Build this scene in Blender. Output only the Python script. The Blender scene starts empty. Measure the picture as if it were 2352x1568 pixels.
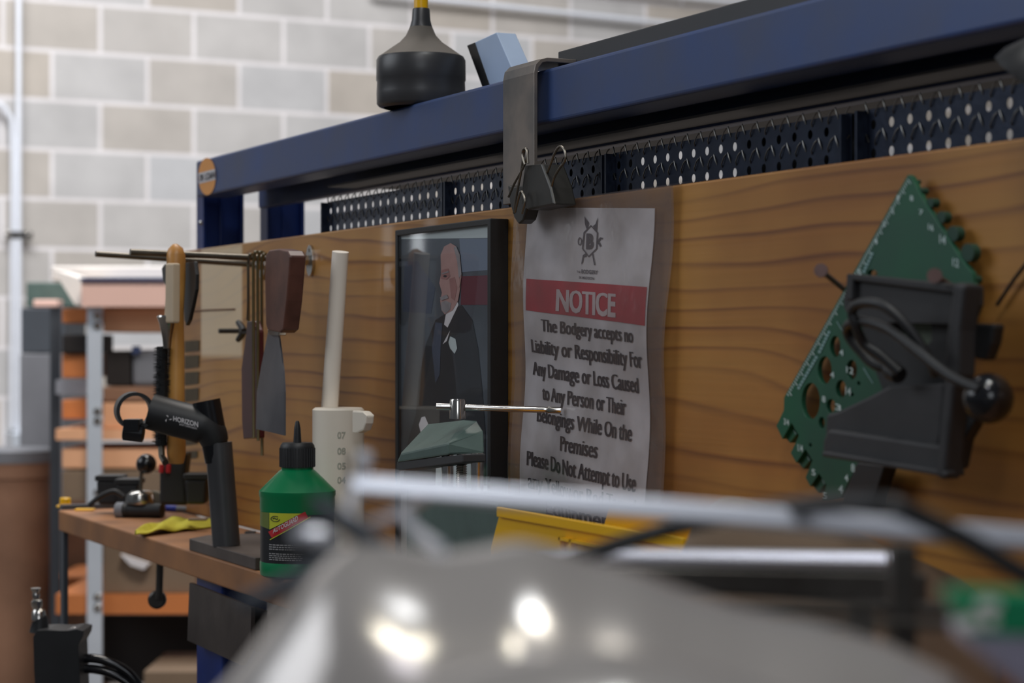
import bpy, bmesh, math, random
from mathutils import Vector, Matrix
from mathutils.geometry import tessellate_polygon
random.seed(7)
SC = bpy.context.scene
COL = SC.collection

# ------------------------------------------------------------------ camera
CAM = Vector((0.0, -0.767, 1.135))
AL = math.atan(2296.0 / 4900.0)
FWD = Vector((-math.cos(AL), math.sin(AL), 0))
RGT = Vector((math.sin(AL), math.cos(AL), 0))
UP = Vector((0, 0, 1))
cd = bpy.data.cameras.new('camera')
cam = bpy.data.objects.new('camera', cd)
COL.objects.link(cam)
cd.sensor_width = 36.0
cd.lens = 4900.0 / 2352.0 * 36.0
cd.clip_start = 0.02
cd.clip_end = 60
cam.matrix_world = Matrix((
    (RGT.x, UP.x, -FWD.x, CAM.x), (RGT.y, UP.y, -FWD.y, CAM.y), (RGT.z, UP.z, -FWD.z, CAM.z), (0, 0, 0, 1)))
cd.dof.use_dof = True
cd.dof.focus_distance = 1.76
cd.dof.aperture_fstop = 8.6
cd.dof.aperture_blades = 9
SC.camera = cam

# ------------------------------------------------------------------ view + world + lights
SC.view_settings.view_transform = 'Standard'
SC.view_settings.look = 'None'
SC.view_settings.gamma = 1.0
SC.view_settings.exposure = -0.14
W = bpy.data.worlds.new('world')
SC.world = W
W.use_nodes = True
W.node_tree.nodes['Background'].inputs[0].default_value = (0.80, 0.88, 1.0, 1)
W.node_tree.nodes['Background'].inputs[1].default_value = 0.10


def area(name, loc, target, sx, sy, power, col=(1, 1, 1)):
    l = bpy.data.lights.new(name, 'AREA')
    l.shape = 'RECTANGLE'
    l.size = sx
    l.size_y = sy
    l.energy = power
    l.color = col
    o = bpy.data.objects.new(name, l)
    COL.objects.link(o)
    o.location = loc
    d = (Vector(target) - Vector(loc)).normalized()
    o.rotation_euler = d.to_track_quat('-Z', 'Y').to_euler()
    return o


def rel(r, f, u):
    return CAM + RGT * r + FWD * f + UP * u


# daylight from the left, shop lamps high above, and some added fill lights
area('daylight_left', (-3.3, -3.3, 3.0), (-1.0, 0, 1.1), 2.6, 2.0, 54, (0.88, 0.93, 1.0))
area('behind_camera_fill', rel(.15, -3.2, 1.25), rel(0, 1, -.1), 1.3, 1.6, 22, (0.88, 0.93, 1.0))  # light added behind the camera to brighten the bar and board
area('shop_lamp_near', rel(.19, .9, 1.9), rel(-.05, .6, -.1), .2, .5, 6, (0.86, 0.93, 1.0))
area('shop_lamp_warm', rel(.33, .72, 1.9), rel(0.02, .6, -.1), .24, .24, 9, (1.0, 0.97, 0.88))
area('shop_lamp_bench', rel(-.22, .25, 1.8), rel(0, .6, -.1), .15, .15, 3.5, (1.0, 0.97, 0.82))
area('shop_lamp_aisle', rel(-.10, -.15, 1.8), rel(0, .6, -.1), .22, .22, 5.5, (0.86, 0.86, 1.0))
area('far_window_pane', (-4.80, -1.15, 1.43), (-1.75, 0, 1.2), .022, .34, .1, (0.9, 0.95, 1.0))
area('far_window_pane', (-4.58, -1.17, 1.43), (-1.6, 0, 1.2), .026, .34, .1, (0.9, 0.95, 1.0))
area('wall_wash', rel(-1.0, 5.2, 3.6), rel(-0.6, 8.6, 0.4), 4.0, 1.6, 335, (0.98, 0.98, 1.0))  # unseen light added to brighten the block wall
area('rack_fill', rel(-0.2, 2.9, 2.2), rel(-1.05, 5.2, -0.1), 1.0, 0.6, 72, (1.0, 0.94, 0.88))  # unseen light added to brighten the rack timber

# ------------------------------------------------------------------ pixel helpers (2352 x 1568 frame)


def ray(px, py):
    return FWD + RGT * ((px - 1176) / 4900.0) + UP * ((784 - py) / 4900.0)


def at(px, py, Y):
    d = ray(px, py)
    return CAM + d * ((Y - CAM.y) / d.y)


def atz(px, py, Z):
    d = ray(px, py)
    return CAM + d * ((Z - CAM.z) / d.z)


def atd(px, py, dep):
    return CAM + ray(px, py) * dep


# ------------------------------------------------------------------ materials
def nt(name):
    m = bpy.data.materials.new(name)
    m.use_nodes = True
    t = m.node_tree
    return m, t, t.nodes, t.links, t.nodes['Principled BSDF']


def s2l(c):
    return tuple(((x / 255.0) / 12.92 if x <= 10 else ((x / 255.0 + 0.055) / 1.055) ** 2.4) for x in c)


def mat(name, rgb, rough=0.5, metal=0.0, var=0.0, vscale=20.0, bump=0.0, bscale=60.0, coat=0.0, spec=0.5, rgb2=None):
    m, t, N, L, P = nt(name)
    c = s2l(rgb)
    P.inputs['Roughness'].default_value = rough
    P.inputs['Metallic'].default_value = metal
    P.inputs['Coat Weight'].default_value = coat
    P.inputs['Specular IOR Level'].default_value = spec
    tc = N.new('ShaderNodeTexCoord')
    no = N.new('ShaderNodeTexNoise')
    no.inputs['Scale'].default_value = vscale
    no.inputs['Detail'].default_value = 5
    L.new(tc.outputs['Object'], no.inputs['Vector'])
    r = N.new('ShaderNodeValToRGB')
    r.color_ramp.elements[0].position = 0.3
    r.color_ramp.elements[1].position = 0.7
    if rgb2:
        b = s2l(rgb2)
    else:
        b = tuple(x * (1 - var) for x in c)
    r.color_ramp.elements[0].color = (*b, 1)
    r.color_ramp.elements[1].color = (*c, 1)
    L.new(no.outputs['Fac'], r.inputs['Fac'])
    L.new(r.outputs['Color'], P.inputs['Base Color'])
    if bump > 0:
        n2 = N.new('ShaderNodeTexNoise')
        n2.inputs['Scale'].default_value = bscale
        n2.inputs['Detail'].default_value = 4
        L.new(tc.outputs['Object'], n2.inputs['Vector'])
        bp = N.new('ShaderNodeBump')
        bp.inputs['Strength'].default_value = bump
        bp.inputs['Distance'].default_value = 0.002
        L.new(n2.outputs['Fac'], bp.inputs['Height'])
        L.new(bp.outputs['Normal'], P.inputs['Normal'])
    return m


M = {}
M['blue'] = mat('blue_enamel', (46, 72, 124), 0.42, 0, 0.25, 14, 0.05, 40, rgb2=(62, 74, 106))
M['blue_bright'] = mat('blue_enamel_clean', (14, 48, 122), 0.4, 0, 0.5, 9)
M['steel_dark'] = mat('dark_steel', (92, 90, 86), 0.42, 0.7, 0.4, 25, 0.08, 90, rgb2=(62, 58, 54))
M['strap_steel'] = mat('bare_hot_rolled_steel', (140, 128, 118), 0.4, 0.4, 0, 22, 0.08, 90, rgb2=(88, 88, 88))
M['perf'] = mat('oiled_perforated_steel', (52, 60, 78), 0.3, 0.6, 0.3, 60, 0.1, 120)
M['rib'] = mat('pale_punched_steel', (128, 126, 122), 0.35, 0.8, 0.3, 60)  # ribs paler than the sheet they are pressed from
M['black'] = mat('black_plastic', (30, 31, 33), 0.5, 0, 0.3, 30, 0.05, 150)
M['black_matte'] = mat('dusty_black_plastic', (44, 44, 46), 0.62, 0, 0.25, 26, 0.06, 200)
M['black_gloss'] = mat('black_gloss', (24, 25, 28), 0.16, 0, 0.1)
M['rubber'] = mat('black_rubber', (62, 62, 64), 0.38, 0, 0.2, 18, 0.03, 60, rgb2=(50, 50, 52))
M['dust'] = mat('grey_dusty_rubber', (105, 98, 90), 0.7, 0, 0.2, 20)
M['yellow'] = mat('yellow_plastic', (242, 184, 0), 0.35, 0, 0.05)
M['chrome'] = mat('bright_steel', (200, 196, 190), 0.18, 1.0, 0.1)
M['galv'] = mat('galvanised_steel', (216, 224, 234), 0.4, 0.35, 0.12, 12)
M['alu'] = mat('brushed_aluminium', (236, 238, 246), 0.34, 0.8, 0.05, 30)
M['brass'] = mat('dull_brass_rod', (150, 138, 104), 0.33, 0.9, 0.2, 40)
M['rod'] = mat('dull_steel_rod', (120, 114, 104), 0.35, 0.85, 0.25, 40)
M['pvc'] = mat('white_pvc', (252, 242, 228), 0.4, 0, 0.06, 12)
M['pe'] = mat('milky_plastic', (232, 222, 206), 0.45, 0, 0.06, 10)
M['wood_handle'] = mat('varnished_ash_handle', (214, 158, 84), 0.4, 0, 0.25, 14, rgb2=(176, 118, 56))
M['wood_pale'] = mat('pale_wood', (208, 186, 156), 0.6, 0, 0.15, 14)
M['wood_brown'] = mat('brown_handle', (104, 66, 54), 0.42, 0, 0.35, 40, rgb2=(76, 46, 38))
M['red_brown'] = mat('oxblood_handle', (78, 24, 26), 0.35, 0, 0.25, 30)
M['blade'] = mat('grey_spring_steel', (128, 128, 132), 0.4, 0.6, 0.3, 16, rgb2=(98, 98, 104))
M['hammer'] = mat('blackened_steel', (58, 58, 58), 0.45, 0.5, 0.3, 20)
M['cream'] = mat('paper_white', (216, 212, 214), 0.5)
M['ink'] = mat('black_ink', (24, 24, 34), 0.7, 0, 0.5, 60, rgb2=(40, 42, 54), spec=.2)
M['ink_light'] = mat('faded_ink', (84, 82, 92), 0.5)
M['print_red'] = mat('red_ink', (200, 44, 64), 0.45, 0, 0.15, 40)
M['print_white'] = mat('unprinted_paper', (214, 196, 198), 0.5)
M['green'] = mat('green_template_plastic', (22, 88, 60), 0.45, 0, 0.25, 16, rgb2=(30, 74, 58))
M['green_dk'] = mat('green_template_edge', (20, 62, 46), 0.5, 0, 0.2, 16)
M['green_bottle'] = mat('green_bottle_plastic', (0, 118, 70), 0.3, 0, 0.06, 10)
M['label_black'] = mat('bottle_label_black', (34, 36, 38), 0.35)
M['label_yellow'] = mat('bottle_label_yellow', (186, 190, 52), 0.4)
M['label_olive'] = mat('bottle_label_olive', (104, 116, 56), 0.4)
M['label_red'] = mat('bottle_label_red', (176, 32, 38), 0.4)
M['label_grey'] = mat('bottle_label_print', (150, 150, 150), 0.5)
M['castgreen'] = mat('grey_green_enamel', (84, 104, 98), 0.45, 0, 0.2, 40, 0.08, 90)
M['greydust'] = mat('dusty_casting_top', (120, 112, 96), 0.6, 0, 0.2, 40)
M['white_mark'] = mat('white_printing', (196, 216, 214), 0.6)
M['cloth'] = mat('yellow_cloth', (198, 188, 56), 0.85, 0, 0.15, 60, 0.25, 300)
M['bluewhite'] = mat('pale_blue_card', (178, 198, 226), 0.5, 0, 0.1)
M['darkbox'] = mat('dark_grey_painted_steel', (58, 58, 60), 0.5, 0, 0.15)
M['tan'] = mat('tan_dusty_cover', (128, 108, 88), 0.75, 0, 0.15, 10)
M['dome'] = mat('satin_grey_housing', (182, 176, 171), 0.2, 0.38, 0.03, 8, coat=0.0)
M['lilac'] = mat('pearl_plastic', (190, 184, 206), 0.2, 0.2, 0.1)
M['tgreen'] = mat('green_gloss_label', (20, 140, 92), 0.25, 0, 0.05)
M['grey'] = mat('grey_paint', (120, 122, 128), 0.55, 0, 0.15, 8)
M['greydk'] = mat('dark_grey_paint', (70, 76, 84), 0.55, 0, 0.2, 8)
M['card'] = mat('brown_card', (150, 112, 88), 0.75, 0, 0.2, 5, rgb2=(118, 86, 66))
M['dark'] = mat('near_black', (34, 28, 26), 0.7, 0, 0.2, 5)
M['orange_ply'] = mat('orange_plywood', (206, 124, 66), 0.6, 0, 0.15, 6)
M['pink_ply'] = mat('pale_planed_pine', (236, 196, 182), 0.6, 0, 0.08, 4)
M['peach_ply'] = mat('peach_plywood', (238, 180, 138), 0.6, 0, 0.1, 4)
M['white_card'] = mat('white_melamine', (246, 240, 234), 0.5)
M['navy'] = mat('navy_edge', (52, 66, 104), 0.5)
M['steel_plate'] = mat('scuffed_steel_plate', (92, 84, 80), 0.4, 0.6, 0, 18, 0.2, 50, rgb2=(66, 60, 58))
M['skin'] = mat('print_skin', (178, 140, 134), 0.6, 0, 0.15, 60)
M['skin2'] = mat('print_skin_ruddy', (158, 112, 108), 0.6, 0, 0.2, 60)
M['hair'] = mat('print_grey_hair', (150, 144, 146), 0.6, 0, 0.3, 120)
M['suit'] = mat('print_dark_suit', (26, 30, 38), 0.6, 0, 0.4, 30)
M['suit2'] = mat('print_blue_grey', (62, 72, 92), 0.6, 0, 0.3, 30)
M['pic_bg'] = mat('print_backdrop', (86, 94, 104), 0.6, 0, 0, 12, rgb2=(44, 50, 54))
M['refl_red'] = mat('reflected_dark_red', (96, 34, 48), 0.6)
M['refl_blue'] = mat('reflected_slate_blue', (112, 124, 142), 0.6)
M['mount'] = mat('picture_mount', (190, 200, 200), 0.6)
M['bulb'] = mat('frosted_reflector', (150, 160, 165), 0.3, 0.4)


def wood_board():
    m, t, N, L, P = nt('knotty_pine')
    P.inputs['Roughness'].default_value = 0.42
    P.inputs['Coat Weight'].default_value = 0.12
    tc = N.new('ShaderNodeTexCoord')
    mp = N.new('ShaderNodeMapping')
    mp.inputs['Scale'].default_value = (1.15, 1, 4.6)
    L.new(tc.outputs['Object'], mp.inputs['Vector'])
    n1 = N.new('ShaderNodeTexNoise')
    n1.inputs['Scale'].default_value = 1.0
    n1.inputs['Detail'].default_value = 3
    n1.inputs['Roughness'].default_value = 0.35
    L.new(mp.outputs[0], n1.inputs['Vector'])
    sz_ = N.new('ShaderNodeSeparateXYZ'); L.new(tc.outputs['Object'], sz_.inputs[0])
    mz = N.new('ShaderNodeMath'); mz.operation = 'MULTIPLY'; mz.inputs[1].default_value = 58.0
    L.new(sz_.outputs[2], mz.inputs[0])
    mul = N.new('ShaderNodeMath'); mul.operation = 'MULTIPLY_ADD'; mul.inputs[1].default_value = 11.5
    L.new(n1.outputs['Fac'], mul.inputs[0]); L.new(mz.outputs[0], mul.inputs[2])
    fr = N.new('ShaderNodeMath'); fr.operation = 'FRACT'
    L.new(mul.outputs[0], fr.inputs[0])
    cr = N.new('ShaderNodeValToRGB')
    e = cr.color_ramp.elements
    e[0].position = 0.0; e[0].color = (*s2l((190, 138, 68)), 1)
    e[1].position = 1.0; e[1].color = (*s2l((190, 136, 66)), 1)
    a = e.new(0.68); a.color = (*s2l((186, 130, 62)), 1)
    b = e.new(0.88); b.color = (*s2l((136, 88, 46)), 1)
    c = e.new(0.95); c.color = (*s2l((176, 122, 60)), 1)
    L.new(fr.outputs[0], cr.inputs['Fac'])
    # rings stand out in some stretches and fade in others
    mpk = N.new('ShaderNodeMapping'); mpk.inputs['Scale'].default_value = (2.2, 1, 26)
    mpk.inputs['Location'].default_value = (3.1, 0, 1.7)
    L.new(tc.outputs['Object'], mpk.inputs['Vector'])
    nk = N.new('ShaderNodeTexNoise'); nk.inputs['Scale'].default_value = 1.0; nk.inputs['Detail'].default_value = 2
    L.new(mpk.outputs[0], nk.inputs['Vector'])
    mk = N.new('ShaderNodeMapRange'); mk.inputs[1].default_value = .36; mk.inputs[2].default_value = .62
    mk.inputs[3].default_value = .3; mk.inputs[4].default_value = 1.0
    L.new(nk.outputs['Fac'], mk.inputs[0])
    mxk = N.new('ShaderNodeMix'); mxk.data_type = 'RGBA'
    mxk.inputs[6].default_value = (*s2l((189, 137, 66)), 1)
    L.new(mk.outputs[0], mxk.inputs['Factor']); L.new(cr.outputs[0], mxk.inputs[7])
    # fine fibre
    mp2 = N.new('ShaderNodeMapping'); mp2.inputs['Scale'].default_value = (4, 1, 220)
    L.new(tc.outputs['Object'], mp2.inputs['Vector'])
    n2 = N.new('ShaderNodeTexNoise'); n2.inputs['Scale'].default_value = 1.0; n2.inputs['Detail'].default_value = 2
    L.new(mp2.outputs[0], n2.inputs['Vector'])
    mx = N.new('ShaderNodeMix'); mx.data_type = 'RGBA'; mx.blend_type = 'MULTIPLY'
    mx.inputs['Factor'].default_value = 0.18
    L.new(mxk.outputs[2], mx.inputs[6]); L.new(n2.outputs['Fac'], mx.inputs[7])
    # grime that darkens patches, broad
    n3 = N.new('ShaderNodeTexNoise'); n3.inputs['Scale'].default_value = 3.2; n3.inputs['Detail'].default_value = 4
    L.new(tc.outputs['Object'], n3.inputs['Vector'])
    cr3 = N.new('ShaderNodeValToRGB')
    cr3.color_ramp.elements[0].position = 0.35; cr3.color_ramp.elements[0].color = (*s2l((196, 176, 160)), 1)
    cr3.color_ramp.elements[1].position = 0.6; cr3.color_ramp.elements[1].color = (1, 1, 1, 1)
    L.new(n3.outputs['Fac'], cr3.inputs['Fac'])
    mx3 = N.new('ShaderNodeMix'); mx3.data_type = 'RGBA'; mx3.blend_type = 'MULTIPLY'; mx3.inputs['Factor'].default_value = 0.9
    L.new(mx.outputs[2], mx3.inputs[6]); L.new(cr3.outputs[0], mx3.inputs[7])
    # knots
    vo = N.new('ShaderNodeTexVoronoi'); vo.inputs['Scale'].default_value = 1.0
    mp4 = N.new('ShaderNodeMapping'); mp4.inputs['Scale'].default_value = (11, 0.01, 15)
    mp4.inputs['Location'].default_value = (0.35, 0, 0.2)
    L.new(tc.outputs['Object'], mp4.inputs['Vector']); L.new(mp4.outputs[0], vo.inputs['Vector'])
    cr4 = N.new('ShaderNodeValToRGB')
    cr4.color_ramp.elements[0].position = 0.02; cr4.color_ramp.elements[0].color = (0.16, 0.09, 0.05, 1)
    cr4.color_ramp.elements[1].position = 0.045; cr4.color_ramp.elements[1].color = (1, 1, 1, 1)
    L.new(vo.outputs['Distance'], cr4.inputs['Fac'])
    mx4 = N.new('ShaderNodeMix'); mx4.data_type = 'RGBA'; mx4.blend_type = 'MULTIPLY'; mx4.inputs['Factor'].default_value = 0.85
    L.new(mx3.outputs[2], mx4.inputs[6]); L.new(cr4.outputs[0], mx4.inputs[7])
    # unfaded / sun bleached rectangle where something used to hang (X and Z limits in world metres)
    A = at(462, 610, 0); B = at(556, 820, 0)
    sp = N.new('ShaderNodeSeparateXYZ'); L.new(tc.outputs['Object'], sp.inputs[0])

    def band(out, lo, hi, soft):
        r1 = N.new('ShaderNodeMapRange'); r1.inputs[1].default_value = lo - soft; r1.inputs[2].default_value = lo + soft
        r2 = N.new('ShaderNodeMapRange'); r2.inputs[1].default_value = hi - soft; r2.inputs[2].default_value = hi + soft
        L.new(out, r1.inputs[0]); L.new(out, r2.inputs[0])
        s = N.new('ShaderNodeMath'); s.operation = 'SUBTRACT'
        L.new(r1.outputs[0], s.inputs[0]); L.new(r2.outputs[0], s.inputs[1])
        return s.outputs[0]
    bx_ = band(sp.outputs[0], A.x, B.x, 0.004)
    bz_ = band(sp.outputs[2], B.z, A.z + .02, 0.004)
    mm = N.new('ShaderNodeMath'); mm.operation = 'MULTIPLY'; L.new(bx_, mm.inputs[0]); L.new(bz_, mm.inputs[1])
    m2 = N.new('ShaderNodeMath'); m2.operation = 'MULTIPLY'; m2.inputs[1].default_value = 0.72; L.new(mm.outputs[0], m2.inputs[0])
    mx5 = N.new('ShaderNodeMix'); mx5.data_type = 'RGBA'
    L.new(m2.outputs[0], mx5.inputs['Factor'])
    L.new(mx4.outputs[2], mx5.inputs[6]); mx5.inputs[7].default_value = (*s2l((238, 218, 184)), 1)
    L.new(mx5.outputs[2], P.inputs['Base Color'])
    bp = N.new('ShaderNodeBump'); bp.inputs['Strength'].default_value = 0.1; bp.inputs['Distance'].default_value = 0.001
    L.new(n2.outputs['Fac'], bp.inputs['Height']); L.new(bp.outputs['Normal'], P.inputs['Normal'])
    return m


M['pine'] = wood_board()


def block_wall():
    m, t, N, L, P = nt('concrete_block')
    P.inputs['Roughness'].default_value = 0.85
    uv = N.new('ShaderNodeUVMap')
    br = N.new('ShaderNodeTexBrick')
    br.offset = 0.5
    br.inputs['Scale'].default_value = 1.0
    br.inputs['Brick Width'].default_value = 0.4064
    br.inputs['Row Height'].default_value = 0.2032
    br.inputs['Mortar Size'].default_value = 0.0095
    br.inputs['Mortar Smooth'].default_value = 0.2
    br.inputs['Bias'].default_value = -0.15
    br.inputs['Color1'].default_value = (*s2l((186, 178, 168)), 1)
    br.inputs['Color2'].default_value = (*s2l((196, 198, 201)), 1)
    br.inputs['Mortar'].default_value = (*s2l((228, 224, 224)), 1)
    L.new(uv.outputs[0], br.inputs['Vector'])
    no = N.new('ShaderNodeTexNoise'); no.inputs['Scale'].default_value = 5.0; no.inputs['Detail'].default_value = 6
    L.new(uv.outputs[0], no.inputs['Vector'])
    cr = N.new('ShaderNodeValToRGB')
    cr.color_ramp.elements[0].position = 0.3; cr.color_ramp.elements[0].color = (0.84, 0.84, 0.84, 1)
    cr.color_ramp.elements[1].position = 0.7; cr.color_ramp.elements[1].color = (1, 1, 1, 1)
    L.new(no.outputs['Fac'], cr.inputs['Fac'])
    mx = N.new('ShaderNodeMix'); mx.data_type = 'RGBA'; mx.blend_type = 'MULTIPLY'; mx.inputs['Factor'].default_value = 1
    L.new(br.outputs['Color'], mx.inputs[6]); L.new(cr.outputs[0], mx.inputs[7])
    L.new(mx.outputs[2], P.inputs['Base Color'])
    bp = N.new('ShaderNodeBump'); bp.inputs['Strength'].default_value = 0.4; bp.inputs['Distance'].default_value = 0.004
    bp.invert = True
    L.new(br.outputs['Fac'], bp.inputs['Height']); L.new(bp.outputs['Normal'], P.inputs['Normal'])
    return m


M['block'] = block_wall()
M['concrete'] = mat('grey_concrete', (112, 104, 98), 0.8, 0, 0.25, 3, 0.2, 40)


def thinmix(name, tint, fac_surface, rough, gloss=True, tint_tr=(1, 1, 1)):
    """transparent film: part clear, part glossy / coloured surface, same for every ray"""
    m, t, N, L, P = nt(name)
    tr = N.new('ShaderNodeBsdfTransparent')
    tr.inputs[0].default_value = (*tint_tr, 1)
    mx = N.new('ShaderNodeMixShader')
    out = N['Material Output'] if 'Material Output' in N else None
    P.inputs['Base Color'].default_value = (*s2l(tint), 1)
    P.inputs['Roughness'].default_value = rough
    no = N.new('ShaderNodeTexNoise'); no.inputs['Scale'].default_value = 30; no.inputs['Detail'].default_value = 3
    tc = N.new('ShaderNodeTexCoord'); L.new(tc.outputs['Object'], no.inputs['Vector'])
    mr = N.new('ShaderNodeMapRange'); mr.inputs[1].default_value = .35; mr.inputs[2].default_value = .75
    mr.inputs[3].default_value = fac_surface * 0.8; mr.inputs[4].default_value = fac_surface * 1.25
    L.new(no.outputs['Fac'], mr.inputs[0]); L.new(mr.outputs[0], mx.inputs['Fac'])
    if gloss:
        bp = N.new('ShaderNodeBump'); bp.inputs['Strength'].default_value = .25; bp.inputs['Distance'].default_value = .003
        L.new(no.outputs['Fac'], bp.inputs['Height']); L.new(bp.outputs[0], P.inputs['Normal'])
    L.new(tr.outputs[0], mx.inputs[1]); L.new(P.outputs[0], mx.inputs[2])
    L.new(mx.outputs[0], out.inputs['Surface'])
    return m


M['film'] = thinmix('laminating_film', (120, 106, 100), 0.36, 0.11)
M['film_back'] = thinmix('laminating_film_margin', (150, 128, 116), 0.5, 0.5, gloss=False)


def pane_glass():
    m, t, N, L, P = nt('picture_glass')
    tr = N.new('ShaderNodeBsdfTransparent'); gl = N.new('ShaderNodeBsdfGlossy'); gl.inputs['Roughness'].default_value = .03
    fr_ = N.new('ShaderNodeFresnel'); fr_.inputs['IOR'].default_value = 1.45
    mx = N.new('ShaderNodeMixShader')
    ge = N.new('ShaderNodeNewGeometry'); iv = N.new('ShaderNodeMath'); iv.operation = 'SUBTRACT'; iv.inputs[0].default_value = 1.0
    L.new(ge.outputs['Backfacing'], iv.inputs[1])
    mu = N.new('ShaderNodeMath'); mu.operation = 'MULTIPLY'
    L.new(iv.outputs[0], mu.inputs[0]); L.new(fr_.outputs[0], mu.inputs[1])
    L.new(mu.outputs[0], mx.inputs[0]); L.new(tr.outputs[0], mx.inputs[1]); L.new(gl.outputs[0], mx.inputs[2])
    L.new(mx.outputs[0], N['Material Output'].inputs['Surface'])
    return m


M['glass'] = pane_glass()

# ------------------------------------------------------------------ object helpers


def link(name, me, m, parent=None, label=None):
    o = bpy.data.objects.new(name, me)
    COL.objects.link(o)
    if m is not None:
        me.materials.append(m)
    if parent is not None:
        o.parent = parent
        w = Matrix.Translation(parent['_loc']) if '_loc' in parent else Matrix.Identity(4)
        o.matrix_parent_inverse = w.inverted()
    if label:
        o['label'] = label
    return o


def thing(name, loc, label, cat, group=None):
    o = bpy.data.objects.new(name, None)
    COL.objects.link(o)
    o.empty_display_size = 0.02
    o.location = loc
    o['_loc'] = tuple(loc)
    o['label'] = label
    o['category'] = cat
    if group:
        o['group'] = group
    return o


def tag(o, label, cat, group=None, kind=None):
    o['label'] = label
    o['category'] = cat
    if group:
        o['group'] = group
    if kind:
        o['kind'] = kind
    return o


def fin(bm, name, m, parent=None, smooth=False, bevel=0.0, seg=2, label=None, sub=0):
    bmesh.ops.recalc_face_normals(bm, faces=bm.faces[:])
    me = bpy.data.meshes.new(name)
    bm.to_mesh(me)
    bm.free()
    if smooth:
        for p in me.polygons:
            p.use_smooth = True
    o = link(name, me, m, parent, label)
    if bevel > 0:
        b = o.modifiers.new('bevel', 'BEVEL')
        b.width = bevel
        b.segments = seg
        b.limit_method = 'ANGLE'
        b.angle_limit = math.radians(40)
    if sub:
        s = o.modifiers.new('sub', 'SUBSURF')
        s.levels = s.render_levels = sub
    if smooth:
        try:
            me.set_sharp_from_angle(angle=math.radians(38))
        except Exception:
            pass
    return o


def box(bm, c, ex, ey, ez, hx, hy, hz):
    """box centred on c with half sizes along the unit axes ex ey ez"""
    c = Vector(c)
    vs = []
    for sx in (-1, 1):
        for sy in (-1, 1):
            for sz in (-1, 1):
                vs.append(bm.verts.new(c + ex * hx * sx + ey * hy * sy + ez * hz * sz))
    for f in ((0, 1, 3, 2), (4, 6, 7, 5), (0, 4, 5, 1), (2, 3, 7, 6), (0, 2, 6, 4), (1, 5, 7, 3)):
        bm.faces.new([vs[i] for i in f])
    return vs


EX, EY, EZ = Vector((1, 0, 0)), Vector((0, 1, 0)), Vector((0, 0, 1))


def abox(bm, x0, x1, y0, y1, z0, z1):
    box(bm, ((x0 + x1) / 2, (y0 + y1) / 2, (z0 + z1) / 2), EX, EY, EZ, abs(x1 - x0) / 2, abs(y1 - y0) / 2, abs(z1 - z0) / 2)


def frame_from(d):
    d = d.normalized()
    a = Vector((0, 0, 1)) if abs(d.z) < 0.9 else Vector((1, 0, 0))
    u = d.cross(a).normalized()
    return u, d.cross(u).normalized()


def tube(bm, pts, r, n=12, caps=True):
    """round sweep through pts; r number or list"""
    pts = [Vector(p) for p in pts]
    R = r if isinstance(r, (list, tuple)) else [r] * len(pts)
    u = None
    rings = []
    for i, p in enumerate(pts):
        if i == 0:
            d = pts[1] - pts[0]
        elif i == len(pts) - 1:
            d = pts[-1] - pts[-2]
        else:
            d = (pts[i + 1] - pts[i]).normalized() + (pts[i] - pts[i - 1]).normalized()
        d = d.normalized() if d.length > 1e-9 else Vector((0, 0, 1))
        if u is None:
            u, v = frame_from(d)
        else:
            u = (u - d * u.dot(d)).normalized()
            v = d.cross(u).normalized()
        rings.append([bm.verts.new(p + (u * math.cos(2 * math.pi * k / n) + v * math.sin(2 * math.pi * k / n)) * R[i]) for k in range(n)])
    for a, b in zip(rings[:-1], rings[1:]):
        for k in range(n):
            bm.faces.new((a[k], a[(k + 1) % n], b[(k + 1) % n], b[k]))
    if caps:
        bm.faces.new(rings[0][::-1])
        bm.faces.new(rings[-1])


def smooth_path(pts, n=8):
    pts = [Vector(p) for p in pts]
    P = [pts[0]] + pts + [pts[-1]]
    out = []
    for i in range(1, len(P) - 2):
        for k in range(n):
            t = k / n
            a, b, c, d = P[i - 1], P[i], P[i + 1], P[i + 2]
            out.append(0.5 * ((2 * b) + (c - a) * t + (2 * a - 5 * b + 4 * c - d) * t * t + (3 * b - a - 3 * c + d) * t ** 3))
    out.append(pts[-1])
    return out


def lathe(bm, c, prof, n=40, ax=None, sx=1.0, caps=True):
    """prof list of (radius, height) about axis ax through c"""
    c = Vector(c)
    ax = (ax or EZ).normalized()
    u, v = frame_from(ax)
    if ax == EZ:
        u, v = RGT.copy(), FWD.copy()
    rings = []
    for r, h in prof:
        rings.append([bm.verts.new(c + ax * h + (u * math.cos(2 * math.pi * k / n) * sx + v * math.sin(2 * math.pi * k / n)) * max(r, 1e-5)) for k in range(n)])
    for a, b in zip(rings[:-1], rings[1:]):
        for k in range(n):
            bm.faces.new((a[k], a[(k + 1) % n], b[(k + 1) % n], b[k]))
    if caps:
        bm.faces.new(rings[0][::-1])
        bm.faces.new(rings[-1])


def plate(bm, outline, off, holes=()):
    """solid plate: outline (3D coplanar pts), thickness vector off, through holes"""
    loops = [[Vector(p) for p in outline]] + [[Vector(p) for p in h] for h in holes]
    off = Vector(off)
    flat = [p for l in loops for p in l]
    tris = tessellate_polygon(loops)
    fr = [bm.verts.new(p) for p in flat]
    bk = [bm.verts.new(p + off) for p in flat]
    for t in tris:
        try:
            bm.faces.new([fr[i] for i in t])
            bm.faces.new([bk[i] for i in reversed(t)])
        except ValueError:
            pass
    s = 0
    for l in loops:
        n = len(l)
        for i in range(n):
            a, b = s + i, s + (i + 1) % n
            try:
                bm.faces.new((fr[a], fr[b], bk[b], bk[a]))
            except ValueError:
                pass
        s += n


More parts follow.
